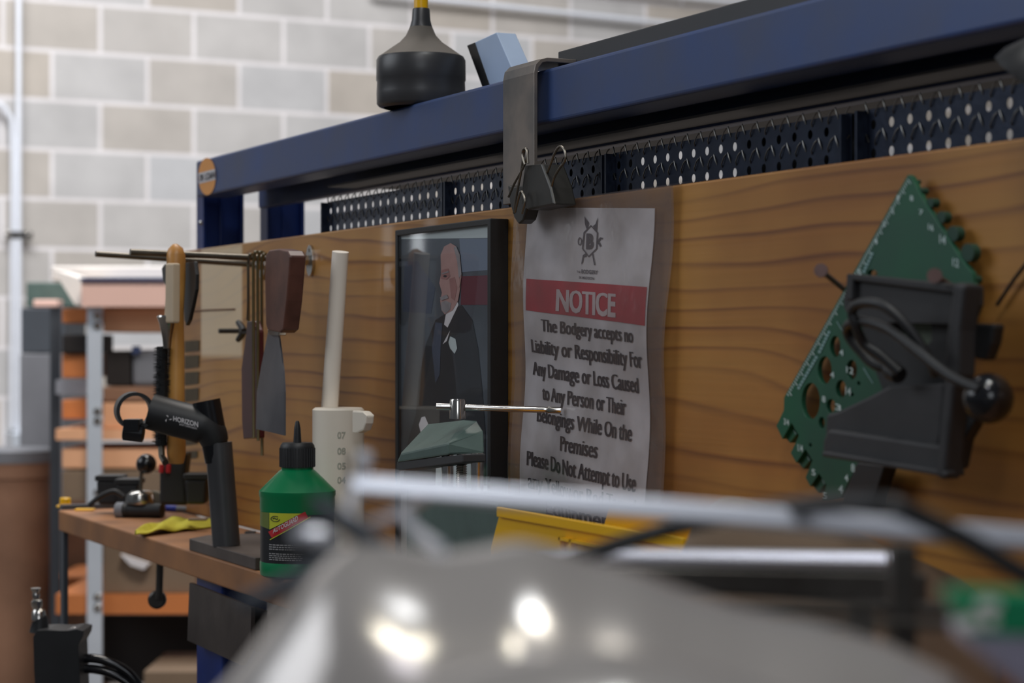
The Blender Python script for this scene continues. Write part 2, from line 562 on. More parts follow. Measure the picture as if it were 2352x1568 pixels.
def pxplate(bm, pts, Y, thick, holes=()):
    """plate parallel to the back board; outline given where it shows in the frame"""
    plate(bm, [at(x, y, Y) for x, y in pts], (0, thick, 0), [[at(x, y, Y) for x, y in h] for h in holes])


def ell(cx, cy, rx, ry, n=20, a=0.0):
    return [(cx + rx * math.cos(t) * math.cos(a) - ry * math.sin(t) * math.sin(a),
             cy + rx * math.cos(t) * math.sin(a) + ry * math.sin(t) * math.cos(a)) for t in [2 * math.pi * k / n for k in range(n)]]


CAPH = {}


def textmesh(s, bold=0.0, res=3, space=.98):
    """returns (verts2d normalised to width 0..1 and cap height 1, faces)"""
    cu = bpy.data.curves.new('t', 'FONT')
    cu.body = s
    cu.size = 1.0
    cu.offset = bold
    cu.resolution_u = res
    cu.space_character = space
    cu.fill_mode = 'FRONT'
    o = bpy.data.objects.new('t', cu)
    COL.objects.link(o)
    bpy.context.view_layer.update()
    me = bpy.data.meshes.new_from_object(o)
    vs = [v.co.copy() for v in me.vertices]
    fs = [tuple(p.vertices) for p in me.polygons]
    bpy.data.objects.remove(o)
    bpy.data.meshes.remove(me)
    x0 = min(v.x for v in vs); x1 = max(v.x for v in vs)
    if s != 'H' and bold not in CAPH:
        hv = textmesh('H', bold, res)
    if s == 'H':
        CAPH[bold] = (min(v.y for v in vs), max(v.y for v in vs))
    lo, hi = CAPH[bold]
    return [((v.x - x0) / (x1 - x0), (v.y - lo) / (hi - lo)) for v in vs], fs


def text_quad(bm, s, pl, pr, hl, hr, fmap, bold=0.0, off=0.0, heavy=0.0):
    """text whose baseline runs pl->pr (frame px) with cap heights hl, hr (px); fmap maps a frame px to the surface"""
    vs, fs = textmesh(s, bold)
    if heavy:
        # compressed poster face: taller lower case and wide upright strokes
        vs = [(u, v * 1.12 if v <= .74 else .829 + (v - .74) * .66) if v > 0 else (u, v) for u, v in vs]
        for d in (-heavy, heavy) if heavy > 0 else ():
            text_quad(bm, s, (pl[0] + d, pl[1]), (pr[0] + d, pr[1]), hl, hr, fmap, bold, heavy=-1e-9)
    nv = []
    for u, v in vs:
        x = pl[0] + (pr[0] - pl[0]) * u
        y = pl[1] + (pr[1] - pl[1]) * u - (hl + (hr - hl) * u) * v
        nv.append(bm.verts.new(fmap(x, y)))
    for f in fs:
        try:
            bm.faces.new([nv[i] for i in f])
        except ValueError:
            pass


def surf_poly(bm, pts, fmap):
    loops = [[Vector((x, y, 0)) for x, y in pts]]
    tris = tessellate_polygon(loops)
    vv = [bm.verts.new(fmap(x, y)) for x, y in pts]
    for t in tris:
        bm.faces.new([vv[i] for i in t])


# ================================================================== SETTING
BT = CAM.z - 0.215           # bench top height
BEND = at(388, 700, 0).x      # left end of the pine board
# block wall
beta = math.radians(62.3)
WD = (RGT * math.sin(beta) + FWD * math.cos(beta)).normalized()
WN = WD.cross(UP).normalized()
if WN.dot(FWD) > 0:
    WN = -WN
W0 = atd(50, 784, 8.7); W0.z = 0


def wall_pt(px, py, out=0.0):
    d = ray(px, py)
    t = (W0 + WN * out - CAM).dot(WN) / d.dot(WN)
    return CAM + d * t


me = bpy.data.meshes.new('wall_back')
L0, L1, H = -3.0, 9.5, 4.6
cs = [W0 + WD * L0, W0 + WD * L1, W0 + WD * L1 + UP * H, W0 + WD * L0 + UP * H]
bk_ = [c - WN * 0.2 for c in cs]
me.from_pydata([tuple(c) for c in cs + bk_], [], [(0, 1, 2, 3), (7, 6, 5, 4), (0, 4, 5, 1), (1, 5, 6, 2), (2, 6, 7, 3), (3, 7, 4, 0)])
uvl = me.uv_layers.new(name='UVMap')
# block bond lined up with joints seen in the photo
J = wall_pt(230, 180)
jn = (J - W0).dot(WD)
R0 = wall_pt(235, 236).z
for p in me.polygons:
    for li in p.loop_indices:
        v = me.vertices[me.loops[li].vertex_index].co
        s = (v - W0).dot(WD) - jn + 0.4064 * 40
        z = v.z - R0 + 0.2032 * 60
        uvl.data[li].uv = (s, z)
wb = link('wall_back', me, M['block'])
wb['kind'] = 'structure'

bm = bmesh.new()
cc = rel(0, 4, 0)
box(bm, (cc.x, cc.y, -0.05), WD, -WN, EZ, 9, 9, 0.05)
o = fin(bm, 'floor', M['concrete']); o['kind'] = 'structure'

# ================================================================== BACKGROUND: conduits, rack, drum
GRP = 'galvanised conduits on the block wall'


M['conduit'] = mat('pale_galvanised_conduit', (238, 242, 250), 0.3, 0.1, 0.05, 12)


def conduit(pts, r, label, m='conduit', straps=()):
    if len(straps) == 0:
        bm = bmesh.new(); tube(bm, pts, r, 12)
        return tag(fin(bm, 'conduit', M[m], smooth=True), label, 'pipe', GRP)
    t = thing('conduit', pts[0], label, 'pipe', GRP)
    bm = bmesh.new(); tube(bm, pts, r, 12)
    fin(bm, 'pipe', M[m], t, smooth=True)
    for s in straps:
        bm = bmesh.new()
        box(bm, s, WD, WN, UP, 0.055, 0.012, 0.016)
        for k in (-1, 1):
            lathe(bm, s + WD * 0.042 * k + WN * .012, [(0.012, 0), (0.012, .006), (.006, .01)], 10, ax=WN)
        fin(bm, 'strap', M['chrome'], t, bevel=.003)
    return t


conduit([wall_pt(43, -160, .05), wall_pt(43, 990, .05)], 0.012, 'straight vertical galvanised conduit on the block wall, right of the bent one', straps=[wall_pt(43, 540, .05)])
conduit(smooth_path([wall_pt(-120, 235, .05), wall_pt(-10, 238, .05), wall_pt(18, 262, .05), wall_pt(29, 310, .05), wall_pt(29, 600, .05), wall_pt(27, 985, .05)]), 0.011,
        'galvanised conduit bending in from the left edge and dropping to the box')
conduit([wall_pt(850, -16, .05), wall_pt(2200, 122, .05)], 0.0125, 'lower of the two sloping bright conduits high on the wall')
conduit([wall_pt(1000, -62, .05), wall_pt(2500, 85, .05)], 0.0125, 'upper of the two sloping bright conduits high on the wall')
bm = bmesh.new(); box(bm, wall_pt(50, 1022, .06), WD, WN, UP, .055, .06, .055)
tag(fin(bm, 'junction_box', M['galv'], bevel=.006), 'grey metal junction box at the foot of the wall conduits', 'electrical box')


def fb(px0, py0, px1, py1, dep, thick=0.3):
    """world box whose near face fills the given frame rectangle at depth dep, square to the rack"""
    a = atd(px0, py0, dep); b = atd(px1, py1, dep)
    bm = bmesh.new()
    c = (a + b) / 2 + FWD * thick / 2
    hx = (b - a).dot(RGT) / 2
    box(bm, c, RGT, FWD, UP, abs(hx), thick / 2, abs(a.z - b.z) / 2)
    return bm


def bg(name, r, dep, thick, m, label, cat, group=None, bev=.004):
    return tag(fin(fb(*r, dep, thick), name, M[m], bevel=bev), label, cat, group)


# brown drum lower left, grey cabinet behind it
dc = atd(30, 1060, 5.6)
t = thing('fibre_drum', (dc.x, dc.y, 0), 'tall brown cardboard drum at the bottom left edge of the photo', 'drum')
bm = bmesh.new()
lathe(bm, (dc.x, dc.y, 0), [(.095, 0), (.095, dc.z - .04), (.1, dc.z - .04), (.1, dc.z)], 32)
fin(bm, 'shell', M['card'], t, smooth=True)
bm = bmesh.new(); lathe(bm, (dc.x, dc.y, dc.z), [(.102, 0), (.102, .03), (.096, .036)], 32)
fin(bm, 'lid', M['grey'], t, smooth=True)
bg('steel_cabinet', (45, 812, 146, 1700), 6.2, .4, 'grey', 'tall grey steel cabinet behind the drum and left of the rack', 'cabinet')
bg('crate', (48, 706, 150, 811), 6.2, .3, 'greydk', 'dark grey crate on top of the steel cabinet', 'crate')
bg('green_bin', (60, 648, 178, 705), 6.3, .2, 'castgreen', 'dull olive bin seen behind the white panel left of the rack', 'bin')
bg('paper_roll', (76, 688, 132, 705), 6.2, .08, 'pink_ply', 'pale pink paper roll lying on the dark crate', 'roll')

# rack : uprights + shelves
rc = atd(170, 1200, 5.0)
rack = thing('storage_rack', (rc.x, rc.y, 0), 'galvanised storage rack full of sheet timber at the far end of the aisle', 'rack')
RD = 5.0
for (x0, x1, dd, lab) in ((203, 235, RD, None), (118, 139, RD + .35, None)):
    a = atd(x0, 705, dd); b = atd(x1, 705, dd)
    bm = bmesh.new()
    w = (b - a).length / 2
    c = (a + b) / 2
    box(bm, (c.x, c.y, a.z / 2), RGT, FWD, UP, w, .003, a.z / 2)
    box(bm, Vector((c.x, c.y, a.z / 2)) - RGT * w + FWD * .02, RGT, FWD, UP, .003, .022, a.z / 2)
    up = fin(bm, 'upright', M['galv'] if dd == RD else M['greydk'], rack)
    for py in (726, 748, 944, 966, 1130, 1150, 1370, 1395):
        if py < 1500 and dd == RD:
            bm = bmesh.new()
            lathe(bm, atd(224, py, dd - .004), [(.009, 0), (.009, .004), (.004, .008)], 10, ax=-FWD)
            fin(bm, 'bolt', M['chrome'], up, smooth=True)
for (y0, y1, m) in ((985, 1010, 'peach_ply'), (1365, 1410, 'orange_ply')):
    bm = fb(128, y0, 520, y1, RD + .02, .5)
    fin(bm, 'shelf', M[m], rack)
for (y0, y1, m) in ((872, 905, 'galv'),):
    bm = fb(128, y0, 206, y1, RD + .3, .03); fin(bm, 'brace', M[m], rack)

bg('white_panel', (118, 611, 470, 645), 5.25, .5, 'white_card', 'white sheet lying on top of the rack timber', 'panel')
a = [atd(x, y, 5.02) for x, y in ((121, 618), (185, 640), (196, 700), (172, 700))]
bm = bmesh.new(); plate(bm, a, FWD * .2); tag(fin(bm, 'melamine_offcut', M['white_card']), 'white tapered offcut leaning at the left end of the stacked timber', 'board')
t = thing('timber_stack', atd(280, 704, 4.95), 'pale pink planed boards with a dark blue top edge on the rack', 'timber')
fin(fb(187, 645, 500, 704, 4.95, .5), 'plank', M['pink_ply'], t)
fin(fb(184, 637, 500, 645, 4.94, .5), 'edge_strip', M['navy'], t)
bg('plywood_sheet', (236, 706, 520, 763), 5.04, .4, 'peach_ply', 'peach coloured plywood sheet under the pink boards, right of the upright', 'plywood', 'plywood sheets in the rack')
bg('plywood_sheet', (142, 708, 206, 742), 5.08, .3, 'orange_ply', 'orange plywood piece left of the front upright near the rack top', 'plywood', 'plywood sheets in the rack')
bg('plywood_sheet', (142, 812, 206, 868), 5.08, .3, 'orange_ply', 'orange plywood piece left of the front upright, second one down', 'plywood', 'plywood sheets in the rack')
bg('plywood_sheet', (142, 918, 206, 962), 5.08, .3, 'orange_ply', 'orange plywood piece left of the front upright, third one down', 'plywood', 'plywood sheets in the rack')
bg('plywood_sheet', (236, 888, 500, 922), 5.04, .3, 'card', 'brown board end on the shelf under the black bin', 'plywood', 'plywood sheets in the rack')
bg('plywood_sheet', (236, 925, 500, 984), 5.04, .3, 'peach_ply', 'pale peach board seen through the handlebar stem clamp ring', 'plywood', 'plywood sheets in the rack')
bg('plywood_sheet', (142, 1030, 520, 1076), 5.04, .3, 'peach_ply', 'peach board low in the rack behind the ball knob', 'plywood', 'plywood sheets in the rack')
bg('storage_bin', (242, 805, 300, 886), 5.06, .3, 'dark', 'black storage bin on the rack beside the clear tub', 'bin')
bg('storage_bin', (142, 768, 206, 811), 5.06, .3, 'dark', 'black storage bin between the two rack uprights', 'bin')
t = thing('clear_tub', atd(340, 886, 5.1), 'cloudy pale tub with a blue lid corner on the rack', 'tub')
fin(fb(303, 803, 420, 886, 5.06, .3), 'tub', M['grey'], t, bevel=.01)
fin(fb(303, 795, 322, 812, 5.045, .01), 'lid_clip', M['navy'], t)
bg('scrap_bundle', (142, 1080, 450, 1150), 5.04, .25, 'tan', 'dusty bundle of offcuts low on the rack behind the bench clutter', 'offcuts')
bg('rubble_sack', (236, 1216, 450, 1363), 5.04, .25, 'tan', 'sack of brown rubble on the bottom rack shelf below the bench', 'sack')
bg('folded_sheet', (205, 1151, 420, 1215), 5.04, .25, 'dark', 'dark folded sheet right behind the bench end, above the sack', 'sheet')
a = [atd(x, y, 5.01) for x, y in ((276, 1273), (342, 1295), (330, 1308), (300, 1298))]
bm = bmesh.new(); plate(bm, a, FWD * .05); tag(fin(bm, 'paper_sheet', M['cream']), 'white folded paper showing beneath the worktop edge', 'paper')
bg('cardboard_box', (236, 1412, 620, 1568), 5.5, .5, 'dark', 'dark brown box under the lowest rack shelf', 'box')
bg('wooden_crate', (330, 1540, 620, 1915), 4.9, .3, 'tan', 'dusty wooden crate near the bottom, left of the blue bench leg', 'crate')
bg('orange_crate', (120, 1325, 196, 1376), 5.4, .3, 'orange_ply', 'small rusty orange crate between the rack uprights low down', 'crate')
bg('brown_carton', (140, 1150, 203, 1720), 5.75, .3, 'card', 'brown carton between the rack uprights behind the bench end', 'box')
bg('dark_carton', (100, 1376, 137, 1800), 5.8, .3, 'dark', 'dark carton on the floor below the orange crate', 'box')

# ================================================================== BENCH
xl = atz(134, 1171, BT).x
YF = atz(134, 1171, BT).y        # bench front edge
bench = thing('workbench', (xl, YF, 0), 'workbench with a brown wooden top and blue steel leg under the pine back board', 'workbench')
bm = bmesh.new(); abox(bm, xl, 0.35, YF, -0.002, BT - .026, BT)
M['ply'] = mat('worn_bench_top', (164, 112, 68), 0.6, 0, 0, 14, 0.1, 60, rgb2=(134, 92, 60))
fin(bm, 'worktop', M['ply'], bench, bevel=.002)
bm = bmesh.new(); abox(bm, xl - .014, xl, YF + .005, -0.004, BT - .028, BT + .006)
fin(bm, 'end_plate', M['greydk'], bench)
# left end leg
bm = bmesh.new(); abox(bm, xl - .014, xl + .003, YF + .006, YF + .012, 0, BT - .027)
fin(bm, 'leg', M['greydk'], bench)
# blue leg
lx = at(446, 1500, YF + .01).x; lx2 = at(640, 1500, YF + .01).x
bm = bmesh.new(); abox(bm, lx, lx + .09, YF + .012, YF + .06, 0, BT - .027)
fin(bm, 'leg', M['blue_bright'], bench, bevel=.003)
bm = bmesh.new(); abox(bm, 0.2, 0.29, YF + .012, YF + .06, 0, BT - .027)
fin(bm, 'leg', M['blue_bright'], bench, bevel=.003)
# steel gusset plate
bm = bmesh.new()
pxplate(bm, [(435, 1338), (577, 1394), (575, 1492), (556, 1528), (430, 1470)], YF - .004, .004)
fin(bm, 'gusset_plate', M['steel_plate'], bench)
bm = bmesh.new(); pxplate(bm, [(577, 1394), (600, 1402), (600, 1500), (575, 1492)], YF + .006, .006)
fin(bm, 'gusset_edge', M['dark'], bench)
# hanging bolt
hb = at(368, 1312, YF + .03)
t = thing('hanging_bolt', hb, 'steel bolt with a round head hanging beneath the worktop edge', 'bolt')
bm = bmesh.new(); tube(bm, [(hb.x, hb.y, BT - .03), at(365, 1375, YF + .03)], .0042, 10); fin(bm, 'shank', M['steel_dark'], t, smooth=True)
bm = bmesh.new(); lathe(bm, at(362, 1376, YF + .032), [(.009, -.003), (.0105, 0), (.0105, .005), (.008, .007)], 16, ax=(EX * .9 - EY * .45).normalized()); fin(bm, 'head', M['steel_dark'], t, smooth=True)

# ================================================================== BLUE FRAME (rails + posts behind the board)
ZT = CAM.z + .2234
ZB = CAM.z + .1787
xr0 = at(450, 370, 0).x
fr = thing('shelving_frame', (xr0, 0.03, BT), 'dark blue steel shelving frame with two long rails above the pine board', 'shelving frame')
bm = bmesh.new()
xg0 = at(1152, 200, 0).x; xg1 = at(1243, 200, 0).x
abox(bm, xr0, .45, 0.0, .042, ZB, ZT)
fin(bm, 'rail', M['blue'], fr, bevel=.003, seg=3)
x2 = at(593, 460, .085).x
bm = bmesh.new(); abox(bm, x2, .45, .085, .1, CAM.z + .168, CAM.z + .206)
fin(bm, 'rail', M['blue'], fr, bevel=.002)
bm = bmesh.new(); abox(bm, x2 + .03, .45, .04, .09, CAM.z + .19, CAM.z + .2)
fin(bm, 'rail_flange', M['darkbox'], fr)


xsh = at(752, 400, .05).x
bm = bmesh.new(); abox(bm, xsh, .45, .05, .16, CAM.z + .1705, CAM.z + .1725)
fin(bm, 'shelf_sheet', M['darkbox'], fr)


def cpost(x0, y0, y1, w):
    bm = bmesh.new()
    abox(bm, x0, x0 + w, y0, y0 + .004, BT, ZT - .003)
    abox(bm, x0 + w * .45, x0 + w * .45 + .004, y0 + .004, y1, BT, ZT - .003)
    abox(bm, x0 + w * .45 + .004, x0 + w, y1 - .004, y1, BT, ZT - .003)
    abox(bm, x0 + w * .45 + .004, x0 + w * .45 + .007, (y0 + y1) / 2 - .002, (y0 + y1) / 2 + .002, BT, ZT - .003)
    return bm


p1 = cpost(at(451, 500, .0205).x, .0205, .074, .03)
fin(p1, 'post', M['blue_bright'], fr, bevel=.001)
p2 = cpost(at(597, 500, .1).x, .1, .15, .03)
fin(p2, 'post', M['blue_bright'], fr, bevel=.001)
# ON LOAN sticker on the rail end
fm = lambda x, y: at(x, y, -.0006)
bm = bmesh.new(); surf_poly(bm, ell(475.5, 405, 20, 43, 32), fm)
M['sticker'] = mat('orange_sticker', (232, 160, 84), .5)
st = fin(bm, 'sticker', M['sticker'], fr, label='round orange sticker reading ON LOAN')
fm2 = lambda x, y: at(x, y, -.001)
bm = bmesh.new(); surf_poly(bm, [(455.5, 398), (494, 388), (495, 412), (457, 422)], fm2)
fin(bm, 'sticker_band', M['cream'], st)
fm3 = lambda x, y: at(x, y, -.0014)
bm = bmesh.new()
text_quad(bm, 'ON', (458, 417), (467, 415), 16, 16, fm3, .02)
text_quad(bm, 'LOAN', (471, 414), (493, 409), 16, 16, fm3, .02)
fin(bm, 'sticker_text', M['ink'], st)
# screws on post
for (x, y, Y) in ((463, 512, .02), (505, 505, .05), (648, 500, .125)):
    bm = bmesh.new(); lathe(bm, at(x, y, Y), [(.003, 0), (.003, .002), (.001, .003)], 8, ax=(EX * .7 - EY * .7).normalized())
    fin(bm, 'screw', M['chrome'], fr)

# perforated panels
PY = .047
GP = 'perforated steel panels between rail and board'


def panel(px0, px1, label):
    X0 = at(px0, 400, PY).x; X1 = at(px1, 300, PY).x
    pit = .0205
    n = max(1, int(round((X1 - X0) / pit)))
    pit = (X1 - X0) / n
    zs = [CAM.z + .1242 - .019, CAM.z + .1242, CAM.z + .1432]
    t = thing('perforated_panel', ((X0 + X1) / 2, PY, zs[0]), label, 'panel', GP)
    bm = bmesh.new()
    for i in range(n):
        for j, zc in enumerate(zs):
            cx = X0 + (i + .5) * pit
            z0, z1 = zc - .0095, zc + .0095
            rr = .003
            N = 12
            ring = [Vector((cx + rr * math.cos(2 * math.pi * k / N), PY, zc + rr * 1.12 * math.sin(2 * math.pi * k / N))) for k in range(N)]
            sq = [Vector((cx - pit / 2, PY, z0)), Vector((cx + pit / 2, PY, z0)), Vector((cx + pit / 2, PY, z1)), Vector((cx - pit / 2, PY, z1))]
            plate(bm, sq, (0, .0004, 0), [ring])
    fin(bm, 'sheet', M['perf'], t)
    bm = bmesh.new()
    for i in range(n):
        cx = X0 + (i + .5) * pit
        for zc in zs:
            tube(bm, [(cx + .0085, PY, zc + .0145), (cx + .0065, PY - .001, zc + .0125), (cx + .0035, PY - .0013, zc + .0075), (cx + .0025, PY, zc + .005)], .0005, 6)
            tube(bm, [(cx - .0095, PY, zc + .0155), (cx - .0062, PY - .001, zc + .0115), (cx - .0052, PY, zc + .0075)], .0006, 6)
    fin(bm, 'embossed_ribs', M['rib'], t, smooth=True)
    bm = bmesh.new()
    abox(bm, X1 - .006, X1 - .0035, PY - .006, PY, zs[0] - .009, zs[2] + .0095)
    abox(bm, X0, X0 + .003, PY - .008, PY, zs[0] - .009, zs[2] + .0095)
    abox(bm, X0, X1 - .004, PY, PY + .02, zs[2] + .0095, zs[2] + .0105)
    fin(bm, 'flange', M['perf'], t)


panel(752, 1032, 'leftmost perforated steel panel, above the hook rods and picture')
panel(1036, 1402, 'perforated steel panel behind the steel strap and clips')
panel(1408, 1956, 'perforated steel panel right of the strap, above the blank pine')
panel(1986, 2500, 'rightmost perforated steel panel, above the green template')
# added dark slabs behind the panels, blocking the light through some holes
for (a0, a1, zz, lab) in ((1690, 1985, .2, 'added dark slab blocking light behind the perforated panels, right one'), (1120, 1425, .2, 'added dark slab blocking light behind the perforated panel at the strap')):
    X0 = at(a0, 350, .062).x; X1 = at(a1, 350, .062).x
    bm = bmesh.new(); abox(bm, X0, X1, .068, .08, BT, CAM.z + .157)
    tag(fin(bm, 'hole_blocker', M['darkbox'], bevel=.002), lab, 'light blocker', 'added light blockers behind the perforated panels')

# things on top of the rail
xb = at(1290, 150, .03).x
bm = bmesh.new(); abox(bm, xb, .45, .0265, .044 + .02, ZT, CAM.z + .277 * (.767 + .0265) / math.cos(AL))
tag(fin(bm, 'steel_channel', M['darkbox'], bevel=.001), 'long dark grey steel bar lying on top of the blue rail at right', 'steel bar')

# rubber plunger shaped funnel
fc = at(967, 250, .022); fz = ZT
m1 = 2.02 / 4900
t = thing('oil_funnel', (fc.x, fc.y, fz), 'black rubber funnel upside down on the blue rail with yellow spout', 'funnel')
q = lambda y: (251 - y) * m1
bm = bmesh.new()
lathe(bm, (fc.x, fc.y, fz), [(.036, .0), (.0405, .0015), (.0425, .004), (.0427, q(215)), (.0422, q(190)), (.043, q(186)), (.0428, q(140)), (.041, q(132))], 48, caps=False)
fin(bm, 'bowl', M['rubber'], t, smooth=True)
bm = bmesh.new(); lathe(bm, (fc.x, fc.y, fz), [(.041, q(132)), (.037, q(126)), (.029, q(112)), (.0205, q(98)), (.0145, q(82)), (.0108, q(62))], 48, caps=False)
fin(bm, 'shoulder', M['dust'], t, smooth=True, label='dusty shoulder')
bm = bmesh.new(); lathe(bm, (fc.x, fc.y, fz), [(.0108, q(62)), (.009, q(46)), (.0084, q(22)), (.0078, q(19))], 32)
fin(bm, 'neck', M['rubber'], t, smooth=True)
bm = bmesh.new(); lathe(bm, (fc.x, fc.y, fz), [(.0068, q(20)), (.0066, q(-90)), (.005, q(-100))], 24)
fin(bm, 'spout', M['yellow'], t, smooth=True)

# small tilted pale blue box behind rail
ctr = at(1130, 140, .06)
t = thing('small_carton', (ctr.x, ctr.y, ZT), 'small pale blue carton with a black edge leaning behind the blue rail', 'carton')
pts = [(1076, 103), (1138, 75), (1186, 168), (1200, 200), (1110, 200)]
bm = bmesh.new(); plate(bm, [at(x, y, .062) for x, y in [(1090, 97), (1140, 74), (1200, 212), (1128, 212)]], (0, .02, 0)); fin(bm, 'face', M['bluewhite'], t, bevel=.0008)
bm = bmesh.new(); plate(bm, [at(x, y, .0615) for x, y in [(1072, 104), (1090, 97), (1130, 212), (1112, 212)]], (0, .02, 0)); fin(bm, 'edge', M['black'], t, bevel=.0008)

# steel strap hooked over the rail
xs0 = at(1155, 300, -.012).x; xs1 = at(1226, 300, -.012).x
bm = bmesh.new()
prof = [(-.012, CAM.z + .115), (-.012, ZT - .004), (-.0105, ZT + .003), (-.006, ZT + .0075), (0, ZT + .009), (.05, ZT + .009)]
inn = [(-.0085, CAM.z + .115), (-.0085, ZT - .006), (-.0075, ZT), (-.004, ZT + .0045), (0, ZT + .0055), (.05, ZT + .0055)]
lp = prof + inn[::-1]
plate(bm, [Vector((xs0, y, z)) for y, z in lp], (xs1 - xs0, 0, 0))
tag(fin(bm, 'steel_strap', M['strap_steel'], bevel=.0006), 'bent flat steel strap hooked over the blue rail', 'strap')

# ================================================================== PINE BOARD
ZBT = CAM.z + .114
bm = bmesh.new(); abox(bm, BEND, .5, 0, .018, BT, ZBT)
bd = thing('pine_board', (BEND, 0, BT), 'long varnished pine board standing along the back of the bench', 'board')
fin(bm, 'board', M['pine'], bd, bevel=.0015)
bm = bmesh.new()
for k, y in enumerate((796, 832, 870, 908, 944, 982, 1012, 1046)):
    h = (13, 15, 15, 15, 14, 12, 11, 9)[k]
    surf_poly(bm, [(424, y - h), (458 - k * .6, y - h - 2), (457 - k * .6, y + h - 4), (424, y + h)], lambda x, yy: at(x, yy, -.0008))
M['stain'] = mat('dark_painted_blocks', (80, 66, 40), .6, 0, .3, 60)
fin(bm, 'painted_scale', M['stain'], bd, label='column of dark painted blocks at the left end')
M['groove'] = mat('scored_line', (96, 62, 36), .7)
bm = bmesh.new()
tube(bm, [at(425, 716, -.0002), at(480, 712, -.0002), at(540, 710, -.0002)], .0012, 6); fin(bm, 'groove', M['groove'], bd)

# ================================================================== HOOK RODS and things hanging on them
HG = 'two steel rods sticking out of the board'


def hookrod(px, py, L_, label, dz):
    b = at(px, py, 0)
    tip = b + Vector((0, -L_, dz))
    t = thing('hook_rod', b, label, 'hook', HG)
    bm = bmesh.new(); tube(bm, [b + Vector((0, .004, 0)), tip], .0033, 12); fin(bm, 'rod', M['rod'], t, smooth=True)
    bm = bmesh.new()
    pts = []
    for k in range(24):
        a = 2 * math.pi * k / 24
        pts.append(Vector((b.x + .0105 * math.cos(a), -.003, b.z + .0165 * math.sin(a))))
    hh = [Vector((b.x + .0022 * math.cos(a), -.003, b.z + .0105 + .0022 * math.sin(a))) for a in [2 * math.pi * k / 10 for k in range(10)]]
    plate(bm, pts, (0, .003, 0), [hh])
    lathe(bm, b, [(.0062, .0028), (.006, .009), (.0045, .011)], 6, ax=Vector((0, -1, 0)))
    fin(bm, 'mounting_plate', M['chrome'], t, bevel=.0004)
    return b


hA = hookrod(716, 598, .196, 'steel rod hook with bright oval plate, nearer the white pipe', .0055)
hB = hookrod(606, 609, .192, 'steel rod hook whose bright plate peeks out behind the putty knife', .0095)

# hanging brass rods (hooked over rod pair) at about 12 cm from the board
def hy(x):  # depth at which tools hang
    return -.1


GB = 'thin rods hanging from the hook rods'
for k, (x, y0, y1, Y, lab) in enumerate(((570, 606, 745, -.07, 'short thin rod hanging at the left of the bundle'),
                                       (582, 606, 1005, -.085, 'long thin rod hanging second from left in the bundle'),
                                       (592, 606, 1012, -.08, 'long thin rod hanging third from left in the bundle'),
                                       (601, 606, 1046, -.06, 'longest thin rod, its end showing below the putty knife'))):
    a = at(x, y0, Y); b = at(x + 1, y1, Y)
    bm = bmesh.new()
    zz = at(x, 590, Y)
    tube(bm, [b, a, a + Vector((0.001, 0, .002)), Vector((a.x + .006, Y, hA.z + .0052)), Vector((a.x + .013, Y, hA.z + .0045))], .0017, 8)
    tag(fin(bm, 'hanging_rod', M['brass'], smooth=True), lab, 'rod', GB)

# putty knife
Y = -.105
t = thing('putty_knife', at(635, 600, Y), 'putty knife with brown wooden handle and wide grey blade hanging blade down', 'putty knife')
bm = bmesh.new()
hp = [(618, 574), (640, 571), (660, 576), (666, 588), (663, 630), (658, 690), (650, 757), (642, 764), (614, 758), (610, 745), (609, 690), (608, 630), (610, 584)]
pxplate(bm, hp, Y - .008, .016)
fin(bm, 'handle', M['wood_brown'], t, bevel=.005, seg=3)
bm = bmesh.new()
pxplate(bm, [(616, 757), (641, 760), (640, 772), (644, 800), (650, 850), (653, 900), (653, 1000), (620, 992), (588, 985), (590, 900), (600, 840), (612, 780)], Y - .0008, .0016)
fin(bm, 'blade', M['blade'], t)
bm = bmesh.new(); pxplate(bm, [(613, 756), (642, 760), (639, 771), (617, 769)], Y - .004, .008); fin(bm, 'ferrule', M['chrome'], t, bevel=.001)

# dark red scraper
Y = -.075
t = thing('scraper', at(575, 760, Y), 'dark oxblood flat scraper handle hanging behind the putty knife', 'scraper')
bm = bmesh.new(); pxplate(bm, [(566, 738), (582, 736), (590, 760), (592, 1006), (558, 1008), (554, 960), (553, 850), (560, 800), (564, 770)], Y - .004, .008)
fin(bm, 'handle', M['red_brown'], t, bevel=.002)
bm = bmesh.new()
tube(bm, [at(568, 735, Y), at(570, 690, Y), at(571, 606, Y), Vector((at(571, 590, Y).x + .004, Y, hA.z + .005))], .0012, 6); fin(bm, 'hanging_wire', M['rod'], t)
# wing nut on board
wn = at(556, 760, 0)
t = thing('wing_nut', wn, 'dark wing nut on a stud left of the scraper', 'wing nut')
bm = bmesh.new()
tube(bm, [at(560, 760, 0), at(560, 760, 0) + Vector((0, -.03, 0))], .0028, 8)
fin(bm, 'stud', M['hammer'], t)
for s in (-1, 1):
    bm = bmesh.new()
    b0 = at(556, 760 + 8 * s, -.02); b1 = at(547, 760 + 20 * s, -.02)
    tube(bm, [at(560, 760, -.02), b0, b1], [.004, .004, .0032], 8)
    fin(bm, 'wing', M['hammer'], t, smooth=True)

